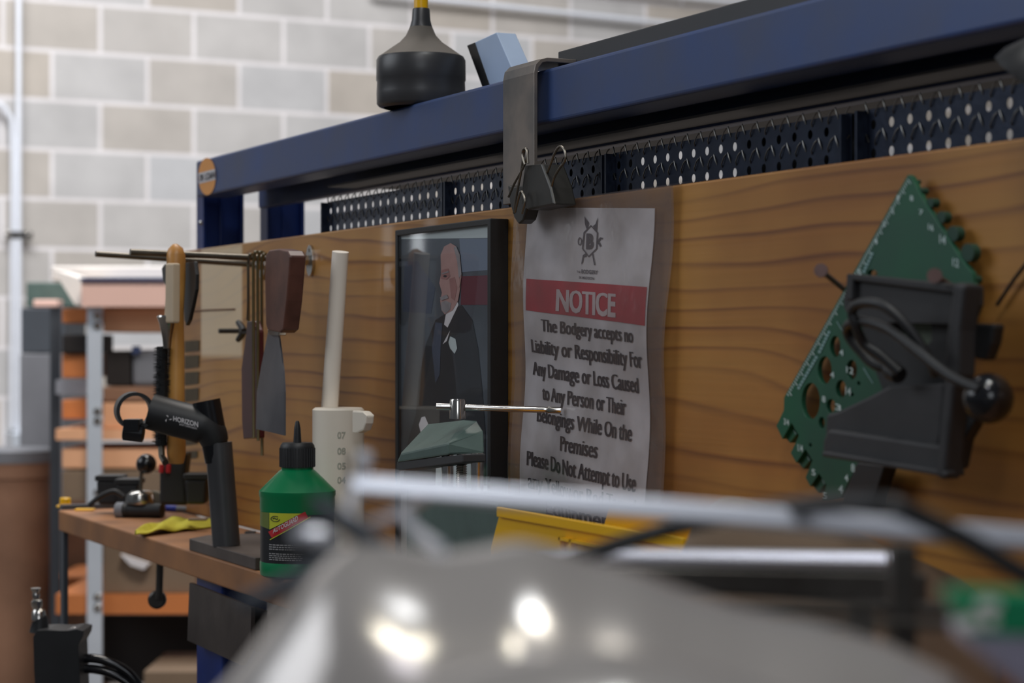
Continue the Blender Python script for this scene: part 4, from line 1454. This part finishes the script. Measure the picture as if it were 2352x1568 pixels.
if sdb.dot(RGT) < 0:
    sdb = -sdb


def bmap(off):
    def f(x, y):
        s = max(-.995, min(.995, (x - 683) * k_ / R))
        th = math.asin(s)
        rad = R * .985 + off
        p = bc + (tdb * math.cos(th) + sdb * math.sin(th)) * rad
        sag = (math.cos(th) - 1) * 7    # label edge dips toward the viewer
        return Vector((p.x, p.y, bc.z + hz(y + 6)))
    return f


def bpatch(name, corners, m, off, nx=24, parent=bt_, label=None):
    bm = bmesh.new()
    grid(bm, *corners, nx, 1, bmap(off))
    return fin(bm, name, M[m], parent, smooth=True, label=label)


lab = bpatch('label', [(598, 1172), (768, 1172), (768, 1284), (598, 1284)], 'label_black', .0003, 40, label='black label with a yellow panel and red band')
bpatch('label_side', [(598, 1168), (619, 1168), (619, 1205), (598, 1200)], 'label_olive', .0005, 6, lab)
bpatch('label_panel', [(620, 1168), (700, 1168), (672, 1178), (620, 1206)], 'label_yellow', .0006, 20, lab)
bm = bmesh.new()
strip([(622, 1218), (645, 1204), (668, 1190), (690, 1178), (704, 1171)], 8, bmap(.0009)); fin(bm, 'label_band', M['label_red'], lab)
bm = bmesh.new()
strip([(622, 1229), (645, 1215), (668, 1202), (690, 1189), (712, 1176)], .8, bmap(.0011)); fin(bm, 'band_edge', M['label_yellow'], lab)
bm = bmesh.new()
text_quad(bm, 'AUTOGUARD', (629, 1214), (684, 1184), 10, 12, bmap(.0012), .01); fin(bm, 'label_text', M['mount'], lab)
bm = bmesh.new()
strip([(x, y) for x, y in ell(634, 1181, 10, 6, 14)][:13], .8, bmap(.001))
strip([(628, 1181), (632, 1179), (636, 1182), (640, 1180)], 1.0, bmap(.001))
fin(bm, 'label_crest', M['ink'], lab)
bm = bmesh.new()
rnd = random.Random(5)
for y in (1240, 1245, 1250, 1260, 1264.5, 1269, 1273.5):
    x = 620
    while x < (690 if y != 1250 else 676):
        w_ = rnd.uniform(3, 8)
        strip([(x, y), (x + w_, y)], 1.1, bmap(.0009)); x += w_ + 1.6
fin(bm, 'small_print', M['label_grey'], lab)

# ================================================================== BENCH CLUTTER (left)
def bpt(px, py, h=0.0):
    return atz(px, py, BT + h)


# yellow cap
c0 = bpt(150, 1164); t = thing('yellow_cap', c0, 'small bright yellow cap at the far left corner of the worktop', 'bung')
bm = bmesh.new(); lathe(bm, c0, [(.0115, 0), (.0115, .002), (.0075, .003), (.007, .011), (.006, .012)], 24); fin(bm, 'flange', M['yellow'], t, smooth=True)
# valve / gear shift like part
vd = (bpt(330, 1188) - CAM).dot(FWD)
t = thing('ball_lever_valve', bpt(325, 1188), 'lever valve with black ball knob, chrome dome and black grip lying on the bench', 'valve')
bm = bmesh.new(); tube(bm, [atd(274, 1172, vd), atd(292, 1172, vd), atd(292.1, 1172, vd), atd(372, 1172, vd - .01)], [.0095, .0095, .0088, .0088], 20); fin(bm, 'grip', M['black'], t, smooth=True)
bm = bmesh.new(); tube(bm, [atd(270, 1172, vd + .002), atd(287, 1172, vd - .001)], .0102, 20); fin(bm, 'grip_end', M['grey'], t, smooth=True)
bm = bmesh.new(); lathe(bm, atd(322, 1156, vd + .004), [(.0175, 0), (.018, .004), (.0165, .012), (.012, .0155), (.004, .0165)], 32); fin(bm, 'dome', M['chrome'], t, smooth=True)
bm = bmesh.new(); tube(bm, [atd(323, 1130, vd + .004), atd(325, 1075, vd + .004)], .0024, 10); fin(bm, 'stalk', M['rod'], t, smooth=True)
kb = atd(336, 1065, vd + .006)
bm = bmesh.new(); lathe(bm, kb, [(.0125 * math.cos(a), .0125 * math.sin(a)) for a in [math.pi * (k / 12 - .5) for k in range(13)]], 24, caps=False); fin(bm, 'ball_knob', M['black_gloss'], t, smooth=True)
bm = bmesh.new(); plate(bm, [atd(x, y, vd + .012) for x, y in ((335, 1145), (350, 1126), (372, 1132), (378, 1152), (376, 1188), (350, 1190))], FWD * .012); fin(bm, 'housing', M['greydust'], t, bevel=.002)
bm = bmesh.new(); tube(bm, [atd(374, 1150, vd + .01), atd(420, 1110, vd + .01)], .0022, 10)
tag(fin(bm, 'steel_pin', M['chrome'], smooth=True), 'bright steel pin leaning up against the lever valve', 'pin')
# black pots
def potbox(r, dep, lab, m='black', name='black_pot', cat='pot', flare=4):
    x0, y0, x1, y1 = r
    t = thing(name, atd((x0 + x1) / 2, y1, dep), lab, cat, 'black pots at the left end of the bench' if name == 'black_pot' else None)
    bm = bmesh.new(); plate(bm, [atd(x, y, dep) for x, y in ((x0 + flare, y0 + 12), (x1 - flare, y0 + 12), (x1 - flare * 2, y1), (x0 + flare * 2, y1))], FWD * .035); fin(bm, 'pot', M[m], t, bevel=.003)
    bm = bmesh.new(); plate(bm, [atd(x, y, dep - .002) for x, y in ((x0, y0), (x1, y0), (x1, y0 + 13), (x0, y0 + 13))], FWD * .039); fin(bm, 'rim', M[m], t, bevel=.002)


potbox((217, 1092, 281, 1158), 2.66, 'black open pot furthest left on the bench', 'black')
potbox((262, 1100, 322, 1160), 2.63, 'black lidded pot right of the leftmost pot', 'black')
potbox((420, 1088, 478, 1158), 2.5, 'black pot just left of the upright tube', 'black')
t = thing('tool_pouch', atd(400, 1158, 2.55), 'black tool pouch with red tips under the hammer handle', 'pouch')
bm = bmesh.new(); plate(bm, [atd(x, y, 2.55) for x, y in ((366, 1080), (380, 1050), (430, 1038), (424, 1090), (432, 1160), (366, 1160))], FWD * .04); fin(bm, 'pouch', M['black'], t, bevel=.004)
for x in (370, 386):
    bm = bmesh.new(); tube(bm, [atd(x, 1085, 2.545), atd(x + 1, 1066, 2.545)], .003, 8); fin(bm, 'red_tip', M['label_red'], t)
bm = bmesh.new(); pts = [atd(x, y, 2.55) for x, y in ((205, 1160), (230, 1140), (262, 1128), (285, 1140))]
tube(bm, smooth_path(pts), .003, 8); tag(fin(bm, 'black_tie', M['black'], smooth=True), 'black rubber tie trailing off the leftmost pot', 'tie')
# blue/white strip
t = thing('marker_pen', bpt(430, 1172), 'blue and white pen lying in front of the black pots', 'pen')
a = bpt(372, 1166, .004); b = bpt(408, 1168, .004); c = bpt(492, 1172, .004)
bm = bmesh.new(); tube(bm, [a, b], .0042, 12); fin(bm, 'pen_cap', mat('pen_blue', (30, 50, 150), .4), t, smooth=True)
bm = bmesh.new(); tube(bm, [b, c], .004, 12); fin(bm, 'barrel', M['grey'], t, smooth=True)
# yellow cloth
clo = [(310, 1228), (335, 1212), (360, 1198), (380, 1184), (402, 1178), (425, 1182), (450, 1176), (470, 1174), (488, 1180), (490, 1206), (470, 1212), (450, 1206), (420, 1216), (395, 1222), (360, 1228), (330, 1232)]
bm = bmesh.new()
nx, ny = 26, 8
V = []
for j in range(ny + 1):
    row = []
    for i in range(nx + 1):
        u, v = i / nx, j / ny
        ax_ = 312 + (495 - 312) * u; top_y = 1228 - 34 * min(1, u * 2.2); bot_y = 1232 - 24 * u
        y = top_y + (bot_y - top_y) * v
        h = .004 + .008 * math.sin(u * 9 + v * 2) ** 2 * math.sin(math.pi * min(1, .15 + u)) + .003 * math.sin(v * 7 + u * 5)
        h *= .25 + .75 * math.sin(math.pi * (0.08 + .84 * v))
        p = bpt(ax_, y + 4); p.z += max(.0012, h)
        row.append(bm.verts.new(p))
    V.append(row)
for j in range(ny):
    for i in range(nx):
        bm.faces.new((V[j][i], V[j][i + 1], V[j + 1][i + 1], V[j + 1][i]))
o = fin(bm, 'shop_cloth', M['cloth'], smooth=True)
s_ = o.modifiers.new('sol', 'SOLIDIFY'); s_.thickness = .0012; s_.offset = 1
tag(o, 'crumpled yellow cloth on the worktop left of the upright tube', 'cloth')
# small dark bits
for (x, y, w_, h_, m, lab, nm, cat) in ((562, 1198, 12, 9, 'black', 'small black plug on the bench right of the upright tube', 'plug', 'plug'),
                                       (575, 1226, 14, 4, 'hammer', 'small dark metal offcut beside the green bottle', 'offcut', 'offcut'),
                                       (195, 1172, 30, 3, 'yellow', 'thin yellow strip lying near the yellow cap', 'yellow_strip', 'strip'),
                                       (455, 1219, 26, 3, 'tan', 'flat brown scrap lying on the steel plate behind the tube', 'wood_scrap', 'scrap')):
    p = bpt(x, y)
    bm = bmesh.new(); hh_ = h_ * .0004
    zz = BT + hh_ + (.0122 if nm == 'wood_scrap' else 0)
    box(bm, (p.x, p.y, zz), RGT, FWD, UP, w_ * .0004, .008, hh_); tag(fin(bm, nm, M[m], bevel=.001), lab, cat)

# ================================================================== PRESS (green casting with T handle)
PYY = -.09
pt = thing('bench_press', at(1040, 1290, PYY), 'small grey green screw press with T bar handle in front of the picture', 'press')


def P3(x, y, Y):
    return at(x, y, Y)


pr = {}
f_ = PYY - .012
bk = PYY + .022
# head: long arm drooping left, block at right
loops = {
    'front': [(908, 1056), (1028, 1016), (1028, 1042), (909, 1080)],
}
bm = bmesh.new()
v = {}
def V_(n, x, y, Y):
    v[n] = bm.verts.new(P3(x, y, Y))
V_('a', 920, 1041, f_); V_('b', 1030, 1017, f_); V_('c', 1030, 1044, f_); V_('d', 912, 1062, f_)
V_('e', 985, 972, bk); V_('f', 1064, 963, bk); V_('g', 1095, 964, bk + .0); V_('h', 1112, 990, bk); V_('i', 1113, 1040, bk - .006); V_('j', 912, 1062, bk); V_('k', 1046, 1044, bk)
for f in ('abcd', 'abfe', 'bhgf', 'bcih', 'dckj', 'cik', 'aejd', 'efgkj', 'ghik'):
    try:
        bm.faces.new([v[q_] for q_ in f])
    except ValueError:
        pass
fin(bm, 'head', M['castgreen'], pt, bevel=.0015)
bm = bmesh.new()
plate(bm, [P3(x, y, f_ + .001) for x, y in ((911, 1061), (1062, 1043), (1062, 1062), (1030, 1066), (909, 1082))], (0, .02, 0))
fin(bm, 'jaw_plate', M['darkbox'], pt, bevel=.001)
cp = P3(1050, 942, PYY + .004)
bm = bmesh.new(); lathe(bm, P3(1051, 961, PYY + .004), [(.0064, 0), (.0062, .014), (.0056, .0155)], 24); fin(bm, 'spindle_head', M['chrome'], pt, smooth=True)
bm = bmesh.new()
hA_, hB_ = atd(1002, 933, (cp - CAM).dot(FWD)), atd(1288, 942, (cp - CAM).dot(FWD))
L1_ = hA_.lerp(hB_, .885); L2_ = hA_.lerp(hB_, .9)
tube(bm, [hA_, hA_.lerp(hB_, .86), L1_, L2_, hB_], [.0026, .0026, .0021, .0027, .0027], 14); fin(bm, 'handle_bar', M['chrome'], pt, smooth=True)
for x, r, nm in ((1028, .0048, 'guide_rod'), (1096, .005, 'guide_rod')):
    p0 = P3(x, 1040, PYY + .006)
    bm = bmesh.new(); tube(bm, [Vector((p0.x, p0.y, BT + .02)), p0], r, 18); fin(bm, nm, M['chrome'], pt, smooth=True)
p0 = P3(1060, 1036, PYY + .006)
bm = bmesh.new()
zz = p0.z; pf_ = [(.0036, BT + .02 - p0.z)]
h = BT + .02 - p0.z
while h < -.004:
    pf_ += [(.0046, h + .0006), (.0036, h + .0012)]
    h += .0014
pf_.append((.0036, 0))
lathe(bm, p0, pf_, 16); fin(bm, 'lead_screw', M['chrome'], pt, smooth=True)
bm = bmesh.new(); a0 = P3(930, 1172, f_ - .004); a1 = P3(1168, 1172, f_ - .004)
abox(bm, a0.x, a1.x - .02, f_ - .004, bk + .004, BT, CAM.z - .118)
fin(bm, 'base', M['castgreen'], pt, bevel=.004)

# ================================================================== YELLOW BIN
by0 = -.13
t = thing('parts_bin', at(1350, 1300, by0), 'yellow plastic parts bin on the bench below the notice', 'parts bin')
X0 = at(1150, 1190, by0).x; X1 = at(1575, 1215, by0).x; zt_ = (at(1150, 1187, by0).z + at(1500, 1203, by0).z) / 2
bm = bmesh.new()
th = .0025
yb0, yb1 = by0, by0 + .09
s_in = .012
# tapered walls
plate(bm, [Vector((X0, yb0, zt_)), Vector((X0 - .018, yb0, zt_ - .03)), Vector((X0 - .018, yb0, BT + .002)), Vector((X1, yb0, BT + .002)), Vector((X1, yb0, zt_))], (0, th, 0))
plate(bm, [Vector((X0, yb1, zt_)), Vector((X0 - .018, yb1, zt_ - .03)), Vector((X0 - .018, yb1, BT + .002)), Vector((X1, yb1, BT + .002)), Vector((X1, yb1, zt_))], (0, -th, 0))
abox(bm, X1 - th, X1, yb0 + th, yb1 - th, BT + .002, zt_)
abox(bm, X0 - .018, X1, yb0 + th, yb1 - th, BT, BT + .003)
fin(bm, 'tub', M['yellow'], t, bevel=.0008)
bm = bmesh.new()
abox(bm, X0 - .001, X1 + .002, yb0 - .003, yb0, zt_ - .006, zt_ + .001)
fin(bm, 'rim', M['yellow'], t, bevel=.0008)
bm = bmesh.new()
for f in (.38, .44, .86, .93):
    xx = X0 + (X1 - X0) * f
    abox(bm, xx, xx + .002, yb0 - .004, yb0, BT + .01, zt_ - .012)
abox(bm, X0 + (X1 - X0) * .38, X0 + (X1 - X0) * .95, yb0 - .004, yb0, zt_ - .014, zt_ - .012)
fin(bm, 'rib', M['yellow'], t)

# ================================================================== TAN COVER (silhouette loft)


def interp(pts, x):
    if x <= pts[0][0]:
        return pts[0][1]
    for (a, fa), (b, fb_) in zip(pts[:-1], pts[1:]):
        if x <= b:
            t_ = (x - a) / (b - a)
            return fa + (fb_ - fa) * t_
    return pts[-1][1]


def sil_at(pts, x, w=46):
    return sum(interp(pts, x + w * k / 4) * math.exp(-(k / 4) ** 2 * 1.6) for k in range(-6, 7)) / sum(math.exp(-(k / 4) ** 2 * 1.6) for k in range(-6, 7))


def loft(bm, sil, dep, floor_z, A, x0, x1, nx=60, nv=28, power=.8, plan=True, skew=0.0):
    """solid hood: for every station across, a half-ellipse section from floor to the given ridge height"""
    rows_ = []
    for i in range(nx + 1):
        x = x0 + (x1 - x0) * i / nx
        ridge = atd(x, sil_at(sil, x), dep)
        Hh = ridge.z - floor_z
        e = 1.0
        if plan:
            q_ = 2 * i / nx - 1
            e = math.sqrt(max(0.02, 1 - abs(q_) ** 2.4))
        a_ = A * e
        basep = Vector((ridge.x, ridge.y, floor_z)) + FWD * skew * (1 - e)
        row = []
        for k in range(nv + 1):
            th_ = math.pi * k / nv
            d = -math.cos(th_)
            hh = math.sin(th_) ** power if 0 < k < nv else 0
            row.append(bm.verts.new(basep + FWD * (d * a_) + UP * (Hh * hh)))
        rows_.append(row)
    for i in range(nx):
        for k in range(nv):
            bm.faces.new((rows_[i][k], rows_[i + 1][k], rows_[i + 1][k + 1], rows_[i][k + 1]))
    bm.faces.new(rows_[0]); bm.faces.new(rows_[-1][::-1])
    for i in range(nx):
        bm.faces.new((rows_[i][0], rows_[i][nv], rows_[i + 1][nv], rows_[i + 1][0]))


bm = bmesh.new()
loft(bm, [(1545, 1330), (1575, 1240), (1600, 1180), (1650, 1134), (1700, 1140), (1780, 1160), (1900, 1195), (2000, 1238), (2110, 1286), (2230, 1338), (2300, 1420)], 1.22, BT + 0.001, .03, 1545, 2300)
tag(fin(bm, 'machine_cover', M['tan'], smooth=True), 'rounded dusty tan machine cover on the bench behind the silver bar', 'cover')

# ================================================================== FOREGROUND TROLLEY + STUFF
TZ = CAM.z - .20
tc_ = rel(0.0, .6, 0)
tr = thing('tool_trolley', (tc_.x, tc_.y, 0), 'steel trolley top carrying the out of focus parts in front', 'trolley')
bm = bmesh.new(); box(bm, (tc_.x, tc_.y, TZ - .01), RGT, FWD, UP, .21, .24, .01); fin(bm, 'trolley_top', M['greydk'], tr, bevel=.002)
for sx in (-1, 1):
    for sy in (-1, 1):
        bm = bmesh.new(); p = Vector((tc_.x, tc_.y, 0)) + RGT * .19 * sx + FWD * .22 * sy
        box(bm, (p.x, p.y, (TZ - .02) / 2), RGT, FWD, UP, .012, .012, (TZ - .02) / 2); fin(bm, 'leg', M['greydk'], tr)

dm = thing('headlamp_shell', rel(.02, .5, -.2), 'large out of focus grey domed shell in the foreground', 'shell')
bm = bmesh.new()
sil = [(440, 1640), (540, 1545), (620, 1430), (700, 1330), (760, 1268), (820, 1240), (890, 1248), (1000, 1272), (1100, 1258), (1190, 1238), (1270, 1256), (1340, 1285), (1460, 1310), (1560, 1352), (1700, 1398), (1880, 1432), (2050, 1480), (2200, 1550), (2330, 1650)]
loft(bm, sil, .50, TZ + .0, .075, 440, 2330, 90, 40, .62)
shell = fin(bm, 'shell_body', M['dome'], dm, smooth=True)
bm = bmesh.new()
sil2 = [(820, 1620), (950, 1570), (1100, 1522), (1250, 1498), (1420, 1494), (1600, 1530), (1800, 1590), (2000, 1680)]
loft(bm, sil2, .425, TZ + .0, .05, 780, 2000, 60, 30, .5)
fin(bm, 'front_collar', M['dome'], dm, smooth=True)

# aluminium bar frame
bf = thing('rail_frame', rel(.1, .62, -.2), 'out of focus aluminium bar on a post, crossing the photo low down', 'bar')


def barbox(a, da, b, db_, h0, h1, m, name, depth=.012, parent=bf, rot=0.0):
    A = atd(a[0], a[1], da); B = atd(b[0], b[1], db_)
    dr = (B - A).normalized()
    n_ = UP - dr * UP.dot(dr); n_.normalize(); w_ = dr.cross(n_)
    n_, w_ = n_ * math.cos(rot) + w_ * math.sin(rot), w_ * math.cos(rot) - n_ * math.sin(rot)
    bm = bmesh.new()
    hA2 = h0 / 2 * da / 4900; hB2 = h1 / 2 * db_ / 4900
    vs = []
    for P_, hh_ in ((A, hA2), (B, hB2)):
        for sy in (-1, 1):
            for sz_ in (-1, 1):
                vs.append(bm.verts.new(P_ + w_ * depth / 2 * sy + n_ * hh_ * sz_))
    for f in ((0, 1, 3, 2), (4, 6, 7, 5), (0, 4, 5, 1), (2, 3, 7, 6), (0, 2, 6, 4), (1, 5, 7, 3)):
        bm.faces.new([vs[i] for i in f])
    return fin(bm, name, M[m], parent, bevel=.0012, seg=3)


barbox((802, 1112), .60, (2480, 1246), .62, 42, 52, 'alu', 'bar', .006, rot=-.2)
barbox((1640, 1392), .66, (2330, 1402), .68, 22, 24, 'steel_dark', 'lower_bar')
barbox((1740, 1428), .62, (2330, 1436), .64, 16, 18, 'steel_dark', 'lower_bar')
# post
a = atd(2072, 1250, .66); b = atd(2072, 1420, .66)
bm = bmesh.new(); box(bm, Vector((a.x, a.y, (a.z + TZ) / 2)), RGT, FWD, UP, .0038, .006, (a.z - TZ) / 2); fin(bm, 'post', M['steel_dark'], bf, bevel=.001)
bm = bmesh.new(); p = atd(838, 1098, .6)
tube(bm, [p, atd(838, 1060, .6)], .0012, 10); lathe(bm, atd(838, 1052, .6), [(.0014, -.002), (.0021, -.001), (.0021, .001), (.0014, .002)], 14)
fin(bm, 'thumb_screw', M['conduit'], bf, smooth=True)
# knurled rail
kt = thing('knurled_rail', rel(.06, .8, -.2), 'out of focus sparkling knurled steel rail beneath the aluminium bar', 'rail')
A = atd(1235, 1278, .80); B = atd(2060, 1290, .82)
bm = bmesh.new()
n = 120
tube(bm, [A.lerp(B, k / n) for k in range(n + 1)], [.0036 + .00035 * (k % 2) for k in range(n + 1)], 16)
fin(bm, 'knurled_edge', M['alu'], kt)
barbox((1240, 1318), .80, (2120, 1352), .82, 44, 70, 'steel_dark', 'rail_body', .01, kt)
for f in (.12, .9):
    p = A.lerp(B, f)
    bm = bmesh.new(); box(bm, Vector((p.x, p.y, (p.z + TZ) / 2)) + FWD * .004, RGT, FWD, UP, .004, .004, (p.z - TZ) / 2 - .004); fin(bm, 'foot', M['steel_dark'], kt)

# black cable across the bar
bm = bmesh.new()
pts = [(1300, 1290, .70), (1420, 1250, .70), (1500, 1225, .70), (1570, 1208, .70), (1700, 1180, .66), (1860, 1160, .60), (1970, 1156, .57), (2050, 1162, .56), (2120, 1190, .56), (2230, 1245, .56), (2330, 1306, .56), (2480, 1390, .56)]
tube(bm, smooth_path([atd(*p) for p in pts], 6), .0028, 12)
tag(fin(bm, 'power_cable', M['black'], smooth=True), 'out of focus black cable draped over the aluminium bar at right', 'cable')

# clamp lever cluster left of the dome
cl = thing('clamp_lever', rel(-.07, .5, -.2), 'out of focus dark clamp lever and white knob left of the grey shell', 'clamp')
bm = bmesh.new(); tube(bm, [atd(715, 1150, .5), atd(770, 1185, .5), atd(840, 1232, .5), atd(880, 1256, .5)], [.0022, .0025, .0028, .002], 12); fin(bm, 'lever', M['greydk'], cl, smooth=True)
bm = bmesh.new(); tube(bm, [atd(552, 1384, .5), atd(610, 1366, .5), atd(700, 1325, .5), atd(790, 1276, .5)], [.0016, .0024, .0028, .003], 12); fin(bm, 'handle', M['greydk'], cl, smooth=True)
bm = bmesh.new(); tube(bm, [atd(668, 1228, .52), atd(690, 1228, .52), atd(740, 1232, .52), atd(772, 1240, .52)], [.001, .0022, .0022, .001], 12); fin(bm, 'knob_cap', M['alu'], cl, smooth=True)
bm = bmesh.new(); tube(bm, [atd(660, 1266, .53), atd(700, 1262, .53), atd(760, 1266, .53), atd(792, 1275, .53)], [.0015, .0032, .0034, .002], 12); fin(bm, 'knob', M['black'], cl, smooth=True)
bm = bmesh.new()
tube(bm, [atd(812, 1135, .58), atd(800, 1180, .56), atd(850, 1240, .52)], .0016, 8)
tube(bm, [atd(975, 1145, .58), atd(900, 1185, .56), atd(820, 1215, .53)], .0014, 8)
tube(bm, [atd(930, 1180, .56), atd(950, 1215, .55), atd(1010, 1262, .5)], .0016, 8)
fin(bm, 'linkage', M['alu'], cl, smooth=True)

# squeeze bottle bottom right
sb = atd(2345, 1460, .5)
t = thing('squeeze_tube', rel(.12, .5, -.2), 'out of focus pearly tube with green label in the bottom right corner', 'tube')
axq = (RGT * .95 - UP * .35 + FWD * .2).normalized()
bm = bmesh.new(); plate(bm, [atd(x, y, .48) for x, y in ((2200, 1436), (2500, 1430), (2500, 1700), (2420, 1640), (2320, 1560), (2225, 1480))], FWD * .02); fin(bm, 'tube_body', M['lilac'], t, bevel=.005, seg=5)
s0 = atd(2185, 1375, .49)
bm = bmesh.new(); plate(bm, [atd(x, y, .474) for x, y in ((2172, 1356), (2480, 1366), (2480, 1462), (2225, 1460))], FWD * .01); fin(bm, 'label', M['tgreen'], t, bevel=.0015)
bm = bmesh.new()
for (x, y, rx, ry) in ((2268, 1388, 28, 14), (2228, 1430, 24, 14), (2272, 1425, 16, 14)):
    plate(bm, [atd(a_, b_, .4738) for a_, b_ in ell(x, y, rx, ry, 16)], -FWD * .0006)
fin(bm, 'white_ovals', M['white_card'], t)  # plain white ovals laid on the green label

# ================================================================== AIR TOOL lower left (hangs on bench end side)
ad = 2.35
t = thing('air_tool', atd(120, 1560, ad), 'black air tool with chrome hose nipple standing at the bottom left', 'air tool')
bm = bmesh.new()
plate(bm, [atd(x, y, ad) for x, y in ((76, 1462), (84, 1448), (110, 1446), (150, 1448), (176, 1444), (192, 1448), (190, 1462), (180, 1480), (182, 1530), (190, 1700), (90, 1700), (78, 1540))], FWD * .05)
fin(bm, 'body', M['black'], t, bevel=.006, seg=3)
bm = bmesh.new(); tube(bm, [atd(90, 1452, ad + .025), atd(92, 1424, ad + .025), atd(90, 1420, ad + .025)], [.011, .009, .009], 18); fin(bm, 'collar', M['black'], t, smooth=True)
bm = bmesh.new()
nb = [(90, 1422, .0085), (88, 1404, .0075), (86, 1398, .005), (85, 1390, .0062), (84, 1380, .0062), (83, 1376, .0035), (83, 1366, .0045), (82, 1360, .0035), (82, 1352, .0055), (82, 1350, .0055)]
tube(bm, [atd(x, y, ad + .025) for x, y, r in nb], [r for x, y, r in nb], 16); fin(bm, 'hose_nipple', M['chrome'], t, smooth=True)
bm = bmesh.new(); lathe(bm, atd(170, 1448, ad + .02), [(.004, 0), (.004, .003), (.002, .004)], 10); fin(bm, 'screw', M['chrome'], t)
hg = 'black hose loops by the air tool'
for k, (o1, lab_) in enumerate(((0, 'outer loop of black air hose right of the air tool'), (24, 'inner loop of black air hose right of the air tool'))):
    bm = bmesh.new()
    pts = [(170, 1515 + o1 * .9, ad + .03), (215, 1512 + o1, ad + .03), (260, 1524 + o1, ad + .03), (300, 1550 + o1, ad + .03), (322, 1590 + o1, ad + .03), (330, 1680, ad + .03)]
    tube(bm, smooth_path([atd(*p) for p in pts], 6), .0052, 12)
    tag(fin(bm, 'air_hose', M['black_gloss'], smooth=True), lab_, 'hose', hg)
# shelf carrying the air tool
p = atd(160, 1700, ad)
bm = bmesh.new(); box(bm, (p.x, p.y, p.z - .01), RGT, FWD, UP, .1, .06, .01)
st_ = thing('low_stool', (p.x, p.y, 0), 'dark stool under the air tool below the frame', 'stool')
fin(bm, 'stool_top', M['dark'], st_)
for sx in (-1, 1):
    for sy in (-1, 1):
        bm = bmesh.new(); q2 = Vector((p.x, p.y, 0)) + RGT * .085 * sx + FWD * .045 * sy
        box(bm, (q2.x, q2.y, (p.z - .02) / 2), RGT, FWD, UP, .01, .01, (p.z - .02) / 2); fin(bm, 'leg', M['dark'], st_)

for o in list(bpy.data.objects):
    if '_loc' in o:
        del o['_loc']
